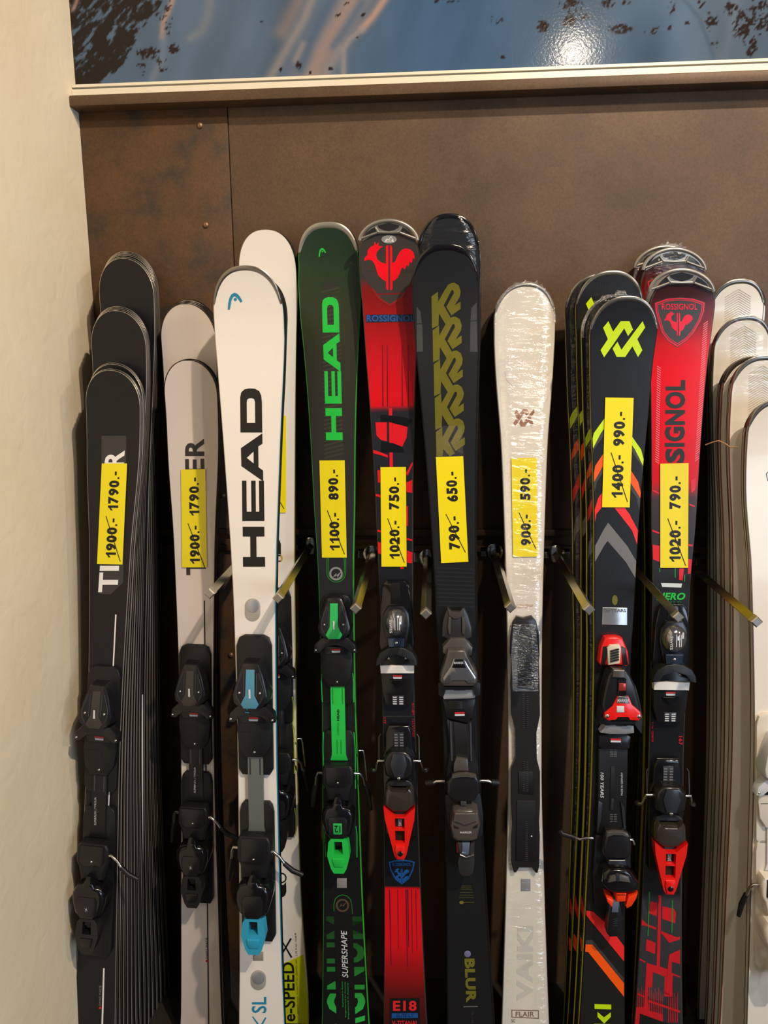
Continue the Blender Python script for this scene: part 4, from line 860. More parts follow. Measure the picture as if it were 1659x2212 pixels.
S.htext('ROSSIGNOL', 1429, 1506, 656, 669.5, MATS['shield_red'], bold=.015, lift=.0008); S.decal('rooster', cockbox(1434.6, 1496, 671.5, 725.6), MATS['shield_red'], .0008)
S.vtext('IGNOL', 1437.5, 1481, 821, 965, INK, bold=.045, dx=-2, lift=.0006); S.vtext('S', 1437, 1479, 968, 1000, INK, bold=.045, lift=.0006)
S.decal('hatch_lines', [[(1505 - (y - 700) * .062 + 14 - 2 * k, y), (1505 - (y - 700) * .062 + 24 - 2 * k, y - 7), (1505 - (y - 700) * .062 + 24 - 2 * k, y - 5), (1505 - (y - 700) * .062 + 14 - 2 * k, y + 2)] for y in range(700, 1000, 5) for k in (0,)] +
        [[(1419 - (y - 800) * .02, y), (1427 - (y - 800) * .02, y + 5), (1427 - (y - 800) * .02, y + 7), (1419 - (y - 800) * .02, y + 2)] for y in range(790, 1000, 5)], mat('hatch_pink', '#f07a84', .25, coat=.4), .0005)
z3 = lambda L: Z(1340, 940, 4.809, L)
S.decal('glitch_block', [z3(p) for p in ([(315, 565), (375, 580), (400, 600), (400, 612), (370, 600), (318, 580)], [(320, 980), (405, 1010), (405, 1025), (320, 1000)], [(318, 1135), (408, 1150), (405, 1315), (320, 1290)], [(730, 470), (785, 440), (775, 570), (735, 600)], [(715, 712), (772, 730), (770, 745), (715, 730)], [(705, 1130), (750, 1135), (748, 1155), (705, 1150)], [(702, 1285), (742, 1290), (735, 1440), (700, 1440)], [(612, 1380), (660, 1380), (645, 1510), (608, 1500)], [(300, 420), (330, 440), (335, 560), (318, 560)])], REDP, .0006)
S.decal('green_lines', [z3(p) for p in ([(405, 1380), (412, 1380), (414, 1420), (407, 1420)], [(565, 1380), (571, 1380), (572, 1480), (566, 1480)], [(665, 1450), (671, 1450), (668, 1520), (662, 1520)])], GREENP, .0006)
S.htext('HERO', 1418, 1480, 1280, 1296, GREENP, bold=.04, shear=.25); S.htext('ST TI', 1448, 1470, 1298, 1304, mat('dim_green', '#1a7a33', .4), bold=0)
S.decal('tape_and_reflection', [z3([(420, 1535), (640, 1540), (630, 1582), (432, 1575)])], mat('reflection_white', '#d7e2ea', .2), .0012)  # bluish window reflection painted onto the topsheet as a pale patch, no tape here
S.sticker([(1425.4, 1001.4), (1486.4, 1000.2), (1485.3, 1226), (1425.4, 1226)], '1020.-', '790.-', (.05, .455), (.56, .88), 'yellow price sticker, 1020 struck out, 790')
S.dtext('167', 1466, 1474, 1590, 1609, REDP, bold=.02); S.dtext('R 13m   122/68/104', 1407.5, 1411.5, 1560, 1602, REDP, bold=0)
S.decal('plate_seam', [z3([(305, 2530), (660, 2545), (660, 2558), (305, 2543)])], mat('seam_white', '#b9cbe0', .3), .0006)
z4 = lambda L: Z(1340, 1780, 5.119, L)
DG = mat('lower_grey', '#3c3a3e', .35, coat=.2); DR = mat('lower_red', '#cf1a22', .35, coat=.2)
S.decal('red_print', [z4(p) for p in ([(328, 850), (410, 868), (400, 1018), (318, 985)], [(422, 782), (450, 790), (445, 1180), (445, 1195), (435, 1570), (525, 1605), (490, 1850), (570, 1905), (300, 1900), (320, 2060), (470, 2100), (470, 2225), (140, 2225), (150, 2020), (260, 2020), (290, 1530), (400, 1565)], [(460, 905), (590, 935), (615, 980), (605, 1095), (460, 1045)], [(230, 1050), (290, 1100), (400, 1145), (390, 1165), (285, 1125), (220, 1115)], [(288, 1270), (388, 1310), (382, 1435), (278, 1392)],
     [(450, 1180), (625, 1250), (660, 1240), (655, 1275), (540, 1310), (450, 1200)], [(540, 1440), (660, 1385), (660, 1545), (570, 1520), (565, 1640), (660, 1680), (658, 1695), (580, 1670), (570, 1905), (485, 1870), (520, 1600)], [(195, 1480), (275, 1515), (275, 1535), (195, 1500)], [(165, 1860), (275, 1900), (275, 1920), (165, 1880)], [(310, 1940), (660, 2060), (658, 2085), (310, 1965)])], DR, .0006)
S.decal('grey_print', [z4(p) for p in ([(360, 1632), (490, 1685), (480, 1960), (310, 1920), (305, 1800), (352, 1805)],)], DG, .0008)
S.decal('black_corner', [z4([(215, 2090), (560, 2215), (560, 2240), (205, 2240)])], INK, .0010)
S.decal('fine_red_lines', [z4([(x, 1750 + (i * 37) % 90 + x * .1), (x + 5, 1750 + (i * 37) % 90 + x * .1), (x + 3, 2190), (x - 6, 2190)]) for i, x in enumerate(list(range(170, 270, 20)) + list(range(320, 480, 20)) + list(range(530, 650, 20)))], DR, .0009)
S.decal('green_lines', [z4(p) for p in ([(314, 742), (325, 744), (308, 1235), (297, 1233)], [(567, 838), (580, 840), (572, 1200), (561, 1200)])], mat('thin_green', '#1f8a38', .4), .0011)

# --- white skis at the right edge
WSIDE = mat('grey_brown_sidewall', '#d3c9bb', .3, .1); WTOP = mat('chevron_white_topsheet', '#e3dccf', .25, coat=.4, noise=(.02, 8))
HAT = mat('chevron_grey', '#b3aca0', .4)
RWS = [('white ski with grey sidewall at the very back of the right-hand white stack', 1592, 1565, 610, -.03, -.07, 118, None), ('tallest white chevron ski at the right, behind the red ski tip', 1588, 1560, 604, -.045, -.09, 118, 'c'),
       ('back mate of the second tallest white ski at the right', 1596, 1583, 688, -.07, -.115, 124, None), ('second tallest white chevron ski at the right', 1600, 1577, 683, -.088, -.135, 124, 'c'),
       ('white ski with red rim, third group from the right edge, back one', 1612, 1597, 773, -.115, -.165, 126, None), ('white ski with red rim in the third group from the right edge', 1619, 1592, 770, -.134, -.186, 126, None),
       ('mate of the film-wrapped white chevron ski near the right edge', 1636, 1612, 772, -.155, -.205, 127, None), ('film-wrapped white chevron ski with red rim near the right edge', 1640, 1606, 769, -.17, -.225, 128, 'c'),
       ('grey-edged mate behind the frontmost white ski at the right edge', 1667, 1671, 866, -.20, -.26, 130, None), ('frontmost white ski cut by the right edge, with pale bindings', 1675, 1664, 862, -.22, -.285, 132, 'f')]
for i, (lab, xt, xb, tip, Yt, Yb, wt, kind) in enumerate(RWS):
    S = Ski(lab, auto(tip, xt, xb, wt, 80 if i < 8 else 82, 104, 1600), tip, Yt, Yb, curl=.024, lt=.60, p=2.3, thick=(.006, .016, .008), top=WTOP, side=WSIDE,
            rimm=mat('red_rim', '#6d3b36', .35) if 3 < i < 8 else mat('taupe_rim', '#6a625a', .35, .4), rim=.0022, group='white skis stacked at the right edge')
    tipcap(S, .008, CAPS if kind else mat('dark_cap', '#4c443c', .35, .6), sfrac=.72)
    if kind == 'c':
        L = []
        for k in range(26):
            y = tip + 20 + k * 5.2; x = S.axis(y) + 8
            L.append([(x - 30, y + 18), (x, y), (x + 26, y + 16), (x + 26, y + 17.6), (x, y + 1.8), (x - 30, y + 19.6)])
        S.decal('chevron_lines', L, HAT, .0004)
    if i in (3, 7): S.film(FILMS)
    RWS[i] = S
S = RWS[9]
S.dtext('R 9m  127/75/111', 1634, 1638, 1800, 1845, DGREY, bold=0)
S.decal('side_emblem', [ring(Z(1340, 940, 4.809, [(1510, 400), (1540, 370), (1600, 360), (1660, 380), (1650, 470), (1580, 540), (1525, 470)]), 2.2)], mat('navy_emblem', '#2f4a5c', .4), .0005)

# ------------------------------------------------------------------ bindings
def mm(S, s0, pts, k=1.0): return [(u * k / 1000, s0 + s * k / 1000) for u, s in pts]
def sym(half): return [(u, s) for u, s in half] + [(-u, s) for u, s in half[::-1]]
GRIPR = mat('label_red_small', '#c22a2a', .4)
def grip(S, s, h, par, k=1.0):
    S.decal('grip_label', [mm(S, s, [(-9, 3.6), (9, 3.6), (9, .3), (-9, .3)], k)], GRIPR, .0006, par, h, True)
    S.decal('grip_label', [mm(S, s, [(-9, -.3), (9, -.3), (8, -4), (-8, -4)], k)], LABELW, .0006, par, h, True)
def scale_marks(S, s, h, w, n, step, par, m=None):
    L = []
    for i in range(n):
        for u in (-w * .55, w * .15): L.append([(u / 1000, s - i * step / 1000), ((u + w * .42) / 1000, s - i * step / 1000), ((u + w * .42) / 1000, s - (i + .55) * step / 1000), (u / 1000, s - (i + .55) * step / 1000)])
    o = S.decal('scale_print', L, m or MGREY, .0006, par, h, True); o['kind'] = 'stuff'
def bindA(S, toe_y, lev_y, ins, rail, lever, badge, body=BLK, glossy=BLKG, front=95, tail=-58, k=1.0, arm=1, accent=None, plate=BLKM, num=None, pad_s=0, cup=None):
    t0 = S.sy(toe_y, .042); l0 = S.sy(lev_y, .048); M = lambda s0, p: mm(S, s0, p, k)
    fp = S.prism('front_plate', M(t0, sym([(18, front), (28, front - 5), (33, front - 20), (33, -132), (26, -143)])), 0, .009, plate, inset=.003)
    toe = S.prism('toe_piece', M(t0, sym([(13, 83), (16, 80), (24, 60), (33, 24), (31, 10), (19, 0)])), .008, .042, body, inset=.006, hf=lambda u, s: .046 - max(0, (s - t0) - .02) * .17, flare=1.05)
    S.prism('adjuster_window', M(t0, sym([(8, 72), (8.6, 26), (17, 9), (11.5, 1)])), .03, .0445, ins, toe, inset=.002, hf=lambda u, s: .0475 - max(0, (s - t0) - .02) * .17)
    for sg in (-1, 1):
        S.prism('side_recess', M(t0, [(sg * 12, 64), (sg * 15, 66), (sg * 25, 36), (sg * 24, 22), (sg * 18, 12), (sg * 12, 22)]), .02, .043, BLKM if body is BLK else GRYP, toe, inset=.001, hf=lambda u, s: .0462 - max(0, (s - t0) - .02) * .17)
        S.tube('window_rim', [(sg * .0118 * k, t0 + .066 * k, .0388), (sg * .0118 * k, t0 + .023 * k, .0462)], .0007, GRYP, toe)
        S.tube('window_rim', [(sg * .0155 * k, t0 + .066 * k, .0385), (sg * .0252 * k, t0 + .036 * k, .0440), (sg * .0242 * k, t0 + .022 * k, .0460), (sg * .018 * k, t0 + .011 * k, .0465)], .0007, GRYP, toe)
        S.screw(sg * .019 * k, t0 + .030 * k, .046, parent=toe)
    S.decal('setting_mark', [M(t0, [(-1.5, 38), (2.2, 38), (2.2, 21), (-1.5, 21)])], LABELW, .0008, toe, .0470, True)
    S.prism('toe_wing', M(t0, [(-44, -29), (-41, -13), (-27, 1), (0, 4), (27, 1), (41, -13), (44, -29), (36, -30), (21, -17), (0, -13), (-21, -17), (-36, -30)]), .016, .036, body, toe, inset=.003)
    for sg in (-1, 1): S.screw(sg * .039 * k, t0 - .024 * k, .036, parent=toe)
    if num: S.text(num, [S_px(S, -3.5, t0 - .010, .037), S_px(S, -3.5, t0 + .003, .037), S_px(S, -11, t0 + .003, .037), S_px(S, -11, t0 - .010, .037)], CYANPL, .02, .0012, toe, .036)
    afd = S.prism('toe_pad', M(t0, sym([(31, -20), (33, -50), (30, -84), (18, -104)])), .004, .018, plate, inset=.003)
    S.decal('pad_seam', [M(t0, [(-29, -54), (3, -54), (3, -55), (-29, -55)]), M(t0, [(3, -54), (4, -54), (4, -72), (3, -72)])], INK, .0004, afd, .018, True)
    S.prism('pad_ridge', M(t0, sym([(24, -20), (28, -26), (22, -36)])), .016, .0205, BLK, afd, inset=.001); grip(S, t0 - .028 * k, .0206, afd, k); S.screw(0, t0 - .094 * k, .018, parent=afd)
    rb = l0 + .150 * k
    rl = S.prism('length_rail', M(0, [(14, 0)]) and [(-.0145 * k, t0 - .100 * k), (.0145 * k, t0 - .100 * k), (.0145 * k, rb + .012), (.018 * k, rb), (-.018 * k, rb), (-.0145 * k, rb + .012)], .006, .013, rail, inset=.0012)
    if rail is GREENPL:
        S.decal('rail_print', [[(u / 1000, t0 - a), ((u + 2) / 1000, t0 - a), ((u + 2) / 1000, t0 - b), (u / 1000, t0 - b)] for u, a, b in ((-11, .108, .14), (9, .108, .14), (-4, .215, .245), (4, .215, .245))], MATS['deep_green_print'], .0004, rl, .013, True)
    else: S.decal('rail_print', [[(u / 1000, t0 - a), ((u + 2.4) / 1000, t0 - a), ((u + 2.4) / 1000, t0 - b), (u / 1000, t0 - b)] for u, a, b in ((-11, .108, .14), (8, .108, .14))], SLATE if rail is not BLKM else GRYP, .0004, rl, .013, True)
    rp = S.prism('rear_plate', M(l0, sym([(24, 212), (30, 205), (33, 190), (33, tail + 14), (26, tail)])), 0, .009, plate, inset=.003)
    if accent:
        for sg in (-1, 1):
            for s0_, a, b in ((t0, -78, -138), (l0, 208, 90), (l0, 10, tail + 6)):
                S.tube('accent_line', [(sg * .0315 * k, s0_ + a * k / 1000, .0085), (sg * .0335 * k, s0_ + (a * .7 + b * .3) * k / 1000, .0085), (sg * .0325 * k, s0_ + b * k / 1000, .0085)], .0011, accent, rp)
    pad = S.prism('brake_pedal', M(l0, sym([(27, 148 + pad_s), (32, 140 + pad_s), (33, 112), (27, 100), (22, 74)])), .009, .036, plate, inset=.006, seg=3)
    S.prism('pedal_cover', M(l0, sym([(24, 146 + pad_s), (25, 112), (16, 104)])), .034, .039, BLK, pad, inset=.003); S.screw(0, l0 + .114 * k, .039, parent=pad)
    hs = S.prism('heel_piece', M(l0, sym([(9, 80), (13, 70), (26, 66), (33, 54), (33, 36), (27, 12), (17, 2)])), .009, .052, glossy, inset=.011, seg=4)
    S.prism('heel_face', M(l0, sym([(16, 50), (20, 42), (19, 14), (12, 6)])), .045, .0545, body, hs, inset=.003)
    S.prism('heel_horn', M(l0, sym([(4, 90), (10, 74), (7, 62)])), .03, .050, glossy, hs, inset=.003)
    if badge is not None: S.prism('heel_badge', M(l0, sym([(9, 38), (9, 16), (5, 15)])), .05, .0555, badge, hs, inset=.0008)
    lv = S.prism('heel_lever', M(l0, sym([(14, 4), (20, -4), (23, -32), (16, -58), (10, -68)])), .030, .051, lever, inset=.003, hole=M(l0, [(-8, -2), (-9, -28), (9, -28), (8, -2)]))
    S.prism('lever_grip', M(l0, sym([(12, -36), (13, -40), (9, -54)])), .045, .0535, lever, lv, inset=.002)
    S.prism('lever_link', M(l0, sym([(6, 10), (6, -12)])), .02, .047, BLKM, lv, inset=.001)
    left = -1 if S is not TK else -.55
    br = S.tube('brake_arm', [(left * .030 * k, l0 + .128 * k, .024), (left * .042 * k, l0 + .128 * k, .022), (left * .047 * k, l0 + .118 * k, .016), (left * .052 * k, l0 + .085 * k, .004)], .0030, STEEL)
    S.tube('brake_tip', [(left * .050 * k, l0 + .098 * k, .007), (left * .056 * k, l0 + .072 * k, 0), (left * .060 * k, l0 + .045 * k, -.004)], [.005, .0055, .004], BLKM, br)
    if arm == 1:
        S.tube('brake_arm', [(.030 * k, l0 + .128 * k, .024), (.042 * k, l0 + .128 * k, .022), (.049 * k, l0 + .118 * k, .016), (.054 * k, l0 + .085 * k, .004)], .0030, STEEL)
        S.tube('brake_tip', [(.052 * k, l0 + .098 * k, .007), (.058 * k, l0 + .072 * k, 0), (.062 * k, l0 + .040 * k, -.004)], [.005, .0055, .004], BLKM, br)
        S.tube('brake_spring', [(.042 * k, l0 + .172 * k, .014), (.050 * k, l0 + .172 * k, .012), (.053 * k, l0 + .160 * k, .010), (.056 * k, l0 + .105 * k, .004)], .0020, STEEL, br)
    else:
        S.tube('brake_arm', [(.022 * k, l0 + .124 * k, .03), (.036 * k, l0 + .126 * k, .030), (.048 * k, l0 + .116 * k, .030), (.058 * k, l0 + .102 * k, .030)], .0030, STEEL)
        S.tube('brake_tip', [(.056 * k, l0 + .104 * k, .030), (.072 * k, l0 + .090 * k, .030), (.092 * k, l0 + .082 * k, .030)], [.0045, .0052, .0045], BLKM, br)
    return t0, l0
def S_px(S, u_mm, s, h):
    """pixel where a local point shows, so lettering can be placed on raised parts"""
    P = S.O + S.R.T @ np.array([u_mm / 1000, -h, s]); d = P - CAM; z = d @ _w
    return (CX + F * (d @ _r) / z, CY - F * (d @ _u) / z)
GREYWIN = mat('smoked_window', '#37342f', .18)
CYANWIN = mat('cyan_window', '#4d8ba4', .25); GREENWIN = mat('green_window', '#2fb85a', .3)
TRACKG = mat('clear_track', '#5f6460', .3)
bindA(TK, 1575, 1990, GREYWIN, BLKM, BLK, None, front=112, tail=-104, arm=2)
bindA(TW, 1525, 1896, GREYWIN, BLKM, BLK, None, front=116, tail=-88, arm=2)
bindA(HW, 1531, 1988, CYANWIN, TRACKG, CYANPL, None, front=128, tail=-72, arm=2, num='14', pad_s=8)
t0, l0 = bindA(GR, 1381, 1815, GREENWIN, GREENPL, GREENPL, mat('green_badge', '#2bb552', .35), front=84, tail=-62, accent=GREENPL)
GR.text('12', [S_px(GR, 6, l0 + .034, .0556), S_px(GR, -6, l0 + .034, .0556), S_px(GR, -6, l0 + .020, .0556), S_px(GR, 6, l0 + .020, .0556)], INK, .01, .0006, None, .0556)
GR.vtext('HEAD', 728, 733, 1532, 1557, INK, bold=.04, h=.013, lift=.0006); GR.vtext('SUPERFLEX', 728.5, 732.5, 1560, 1588, MATS['deep_green_print'], bold=0, h=.013, lift=.0006)
for S_, q in ((TK, (204, 209.5, 1722, 1782)), (TW, (419, 424, 1657, 1712))): S_.vtext('SUPERFLEX | TYROLIA', *q, LABELW, bold=0, h=.013, lift=.0006)
for S_ in (TK, TW):
    l0 = S_.sy(1990 if S_ is TK else 1896, .048)
    S_.decal('heel_emblem', [[(r0 * math.cos(a) / 1000 - .0006, l0 + .026 + r0 * math.sin(a) / 1000), (r1 * math.cos(a) / 1000, l0 + .026 + r1 * math.sin(a) / 1000), (r0 * math.cos(a) / 1000 + .0006, l0 + .026 + r0 * math.sin(a) / 1000)] for r0, r1 in ((0.5, 5.5),) for a in [math.pi / 2 * i / 1.5 + .3 for i in range(6)]], LABELW, .0010, None, .0545, True)
bindA(ES, 1440, 1775, GREYWIN, BLKM, BLK, None, front=160, tail=-60, arm=1, accent=LIMEP)
PALE = mat('pale_clear_plastic', '#d9d2c4', .25, coat=.3); PALE2 = mat('milky_plastic', '#c4c6c8', .25, coat=.3)
bindA(RWS[9], 1690, 2065, PALE2, PALE2, PALE, None, body=PALE2, glossy=PALE, front=118, tail=-60, plate=PALE, arm=1)

def bindB(S, band_y, lev_y, k=1.0, fr=176):
    t0 = S.sy(band_y, .020); l0 = S.sy(lev_y, .046); M = lambda s0, p: mm(S, s0, p, k)
    fb = S.prism('toe_base', M(t0, sym([(14, fr), (18, fr), (26, fr - 8), (32, 120), (35, 46), (30, 30)])), 0, .014, BLKG, inset=.004)
    S.prism('base_groove', M(t0, sym([(9, fr - 4), (11, 130)])), .012, .0165, BLK, fb, inset=.001)
    toe = S.prism('toe_piece', M(t0, sym([(15, 128), (25, 112), (27, 90), (22, 64), (18, 46)])), .012, .026, BLK, inset=.004)
    dm = S.dome('clear_dome', 0, t0 + .095 * k, .0235 * k, .028 * k, .022, .044, CHROME, toe)
    S.dtext_l('SWISS', -.012 * k, -.007 * k, t0 + .104 * k, t0 + .078 * k, .0415, LABELW, dm)
    S.decal('dome_marks', [M(t0, [(u, 108), (u + 1.4, 108), (u + 1.4, 84), (u, 84)]) for u in (-2, 3.5, 7)] + [M(t0, [(9, 112), (12, 112), (12, 100), (9, 100)])], LABELW, .0010, dm, .0432, True)
    S.prism('toe_neck', M(t0, sym([(17, 66), (15, 47)])), .02, .033, mat('blue_chrome', '#4c5a70', .15, .8), toe, inset=.003); S.screw(0, t0 + .056 * k, .033, .0038, toe)
    S.prism('toe_wing', M(t0, [(-41, 12), (-40, 24), (-32, 38), (-16, 47), (0, 49), (16, 47), (32, 38), (40, 24), (41, 12), (33, 14), (24, 27), (0, 35), (-24, 27), (-33, 14)]), .012, .038, BLKM, toe, inset=.004)
    fl = S.prism('toe_pad', M(t0, sym([(20, 32), (32, 14), (33, -8), (31, -44), (24, -74), (13, -76), (11, -58)])), .002, .015, BLK, inset=.002)
    for sg in (-1, 1): S.screw(sg * .0175 * k, t0 + .021 * k, .015, .0036, fl)
    S.prism('white_band', M(t0, sym([(34, 8), (33, -8)])), .008, .021, WHITE, fl, inset=.002)
    grip(S, t0 - .0165 * k, .0152, fl, k)
    S.prism('pad_clip', M(t0, sym([(16, -22), (13, -27), (0.5, -36)])), .012, .020, BLKG, fl, inset=.001); S.prism('scale_insert', M(t0, sym([(12, -54), (12, -73)])), .008, .0165, SLATE, fl, inset=.001)
    scale_marks(S, t0 - .056 * k, .0165, 18, 4, 4.4, fl, LABELW)
    hb = S.prism('heel_base', M(l0, sym([(20, 152), (26, 140), (27, 104), (33, 92), (34, 40), (30, -78), (24, -84)])), 0, .014, BLKG, inset=.005, seg=3)
    S.prism('scale_insert', M(l0, sym([(10, 139), (10, 108)])), .01, .0165, SLATE, hb, inset=.001); scale_marks(S, l0 + .136 * k, .0165, 16, 5, 5.6, hb, MGREY)
    hh_ = S.prism('heel_housing', M(l0, sym([(15, 109), (27, 98), (30, 84), (27, 60), (12, 51)])), .01, .042, BLK, inset=.008, seg=3)
    S.prism('housing_ridge', M(l0, sym([(11, 106), (17, 84), (9, 58)])), .036, .0455, SLATE, hh_, inset=.003); S.screw(0, l0 + .056 * k, .044, .0042, hh_)
    S.prism('heel_saddle', M(l0, sym([(12, 48), (24, 42), (28, 34)])), .008, .03, BLKM, hh_, inset=.003)
    cup = S.prism('heel_piece', M(l0, sym([(14, 30), (23, 38), (28, 30), (30, 2), (14, -12)])), .012, .047, mat('smoke_gloss', '#35302b', .14, coat=.4), inset=.008, seg=3)
    lv = S.prism('heel_lever', M(l0, [(-31, 0), (-9.5, -19), (9.5, -19), (31, 0), (29, -24), (12, -96), (7, -106), (-7, -106), (-12, -96), (-29, -24)]), .026, .049, RED, hole=M(l0, [(-9.5, -22), (-9.5, -72), (9.5, -72), (9.5, -22)]))
    S.prism('lever_core', M(l0, sym([(10, -12), (10, -74)])), .012, .038, INK, lv, inset=.001); S.prism('lever_bar', M(l0, sym([(10, -44), (10, -48)])), .03, .0475, RED, lv, inset=.001)
    S.vtext_l('SWISS', -.003, .004, l0 - .0285 * k, l0 - .0425 * k, .0382, LABELW, lv)
    S.prism('lever_nose', M(l0, sym([(9, -76), (10, -86), (6, -104)])), .045, .053, RED, lv, inset=.003); S.dome('lever_button', 0, l0 - .092 * k, .009 * k, .009 * k, .048, .0545, BLKG, lv)
    for sg in (-1, 1):
        br = S.tube('brake_arm', [(sg * .028 * k, l0 + .083 * k, .022), (sg * .042 * k, l0 + .083 * k, .022), (sg * .045 * k, l0 + .072 * k, .018), (sg * .046 * k, l0 + .060 * k, .012), (sg * .053 * k, l0 + .058 * k, .008)], .0030, STEEL)
        S.tube('brake_spring', [(sg * .036 * k, l0 + .134 * k, .012), (sg * .040 * k, l0 + .128 * k, .012), (sg * .040 * k, l0 + .084 * k, .02)], .0014, DSTEEL, br)
        S.dome('brake_tip', sg * .052 * k, l0 + .056 * k, .008, .006, .002, .012, BLKM, br, 10, 3)
def _tl(S, s, u0, u1, sa, sb, h, m, par, up):
    v, f = glyphs(s, .01); o = []
    for a, b in v:
        if up: o.append((u1 + (u0 - u1) * b, sb + (sa - sb) * a))
        else: o.append((u0 + (u1 - u0) * b, sa + (sb - sa) * a))
    return S.flat('lettering', o, f, m, .0008, par, h)
Ski.vtext_l = lambda S, s, u0, u1, sa, sb, h, m, par: _tl(S, s, u0, u1, sa, sb, h, m, par, True)
Ski.dtext_l = lambda S, s, u0, u1, sa, sb, h, m, par: _tl(S, s, u0, u1, sa, sb, h, m, par, False)
bindB(RD, 1446, 1743); bindB(RR, 1482, 1819, 1.02, 158)

# --- the grey binding on the black ski priced 650
z = lambda L: Z(930, 1280, 3.253, L)
S = KF
G1 = mat('graphite_plastic', '#4a4642', .32, coat=.2); G2 = mat('graphite_dark', '#2b2a2b', .35)
fr_ = S.prism('front_shell', z([(118, 108), (150, 140), (205, 140), (238, 108), (262, 160), (290, 250), (292, 320), (245, 335), (135, 335), (78, 310), (84, 210), (100, 150)]), 0, .022, G2, px=True, inset=.004)
for sg, q in ((0, [(128, 170), (145, 175), (142, 290), (130, 300), (120, 240)]), (1, [(222, 175), (238, 180), (246, 240), (238, 300), (222, 290)])): S.prism('shell_facet', z(q), .016, .026, G1, fr_, px=True, inset=.002)
S.prism('shell_lip', z([(118, 106), (150, 138), (205, 138), (238, 106), (228, 165), (195, 185), (165, 185), (130, 165)]), .014, .025, G1, fr_, px=True, inset=.002)
S.prism('toe_collar', z([(140, 322), (240, 322), (298, 390), (292, 440), (250, 460), (120, 450), (84, 425), (84, 385)]), .006, .032, G1, px=True, inset=.004)
toe = S.prism('toe_piece', z([(120, 402), (242, 402), (266, 450), (328, 570), (332, 630), (305, 662), (90, 662), (64, 625), (72, 570), (108, 455)]), .01, .046, mat('taupe_plastic', '#4b4540', .3, coat=.2), px=True, inset=.006, seg=3)
S.prism('clear_window', z([(162, 462), (238, 462), (265, 515), (322, 600), (318, 640), (270, 640), (250, 620), (150, 620), (135, 640), (95, 640), (84, 602), (140, 520)]), .04, .0485, CHROME, toe, px=True, inset=.003)
S.prism('window_mask', z([(170, 470), (232, 470), (252, 530), (150, 530)]), .046, .0495, BLKG, toe, px=True, inset=.001); S.htext('MARKER', *[930 + a / 3.253 for a in (164, 232)], 1280 + 486 / 3.253, 1280 + 502 / 3.253, LABELW, bold=.01, parent=toe, h=.0495)
S.prism('toe_flank', z([(52, 640), (66, 630), (90, 662), (305, 662), (332, 632), (352, 640), (352, 720), (325, 735), (312, 685), (95, 685), (80, 740), (55, 720)]), .004, .030, BLKM, toe, px=True, inset=.003)
S.prism('silver_band', z([(98, 682), (150, 678), (160, 686), (245, 686), (258, 678), (308, 680), (322, 722), (312, 745), (90, 752), (84, 722)]), .006, .024, SILVER, px=True, inset=.003)
af = S.prism('toe_pad', z([(86, 748), (318, 745), (300, 850), (270, 915), (245, 915), (112, 880)]), .003, .016, BLK, px=True, inset=.002)
S.prism('pad_well', z([(122, 765), (225, 765), (225, 820), (135, 820)]), .014, .0172, INK, af, px=True, inset=.001)
u_, s_ = S.loc(930 + 205 / 3.253, 1280 + 853 / 3.253, .016); S.decal('grip_label', [[(u_ - .0095, s_ + .004), (u_ + .0095, s_ + .004), (u_ + .0095, s_ + .0005), (u_ - .0095, s_ + .0005)]], GRIPR, .0006, af, .016, True); S.decal('grip_label', [[(u_ - .0095, s_), (u_ + .0095, s_), (u_ + .0095, s_ - .0035), (u_ - .0095, s_ - .0035)]], LABELW, .0006, af, .016, True)
pl = S.prism('centre_plate', z([(112, 882), (140, 900), (255, 922), (292, 890), (290, 1060), (310, 1120), (335, 1230), (338, 1300), (110, 1300), (122, 1220), (135, 1120), (130, 1020)]), 0, .010, BLKM, px=True, inset=.002)
S.prism('carbon_insert', z([(160, 905), (255, 925), (262, 1160), (175, 1160)]), .008, .0115, mat('carbon_weave', '#1d1c1d', .35, noise=(.5, 500)), pl, px=True, inset=.0008)
for a, b in (((140, 905), (150, 1180)), ((280, 915), (285, 1180))):
    A, B = S.loc(*z([a])[0], .01), S.loc(*z([b])[0], .01); S.tube('plate_rail', [(A[0], A[1], .0108), (B[0], B[1], .0108)], .0022, GRYP, pl)
S.prism('heel_guide', z([(182, 1162), (262, 1175), (270, 1285), (160, 1285), (165, 1200)]), .008, .020, G1, pl, px=True, inset=.002); S.htext('280-347', 930 + 190 / 3.253, 930 + 245 / 3.253, 1280 + 1160 / 3.253, 1280 + 1175 / 3.253, LABELW, bold=.01, parent=pl, h=.012)
hb = S.prism('heel_base', z([(100, 1420), (350, 1410), (372, 1560), (370, 1700), (320, 1780), (150, 1760), (115, 1600)]), 0, .012, BLKM, px=True, inset=.003)
pd = S.prism('brake_pedal', z([(150, 1285), (200, 1272), (270, 1272), (322, 1285), (348, 1330), (350, 1400), (310, 1470), (160, 1478), (115, 1420), (115, 1340)]), .008, .034, BLK, px=True, inset=.006, seg=3)
S.prism('pedal_lip', z([(152, 1285), (200, 1274), (270, 1274), (320, 1285), (325, 1305), (270, 1298), (200, 1298), (148, 1308)]), .03, .0375, G1, pd, px=True, inset=.002); S.prism('pedal_socket', z([(212, 1468), (252, 1468), (254, 1502), (212, 1502)]), .01, .034, GRYP, pd, px=True, inset=.001)
hp = S.prism('heel_piece', z([(160, 1545), (200, 1530), (290, 1530), (335, 1550), (352, 1640), (330, 1740), (300, 1755), (185, 1755), (155, 1735), (138, 1640)]), .008, .048, mat('taupe_plastic', '#4b4540'), px=True, inset=.008, seg=3)
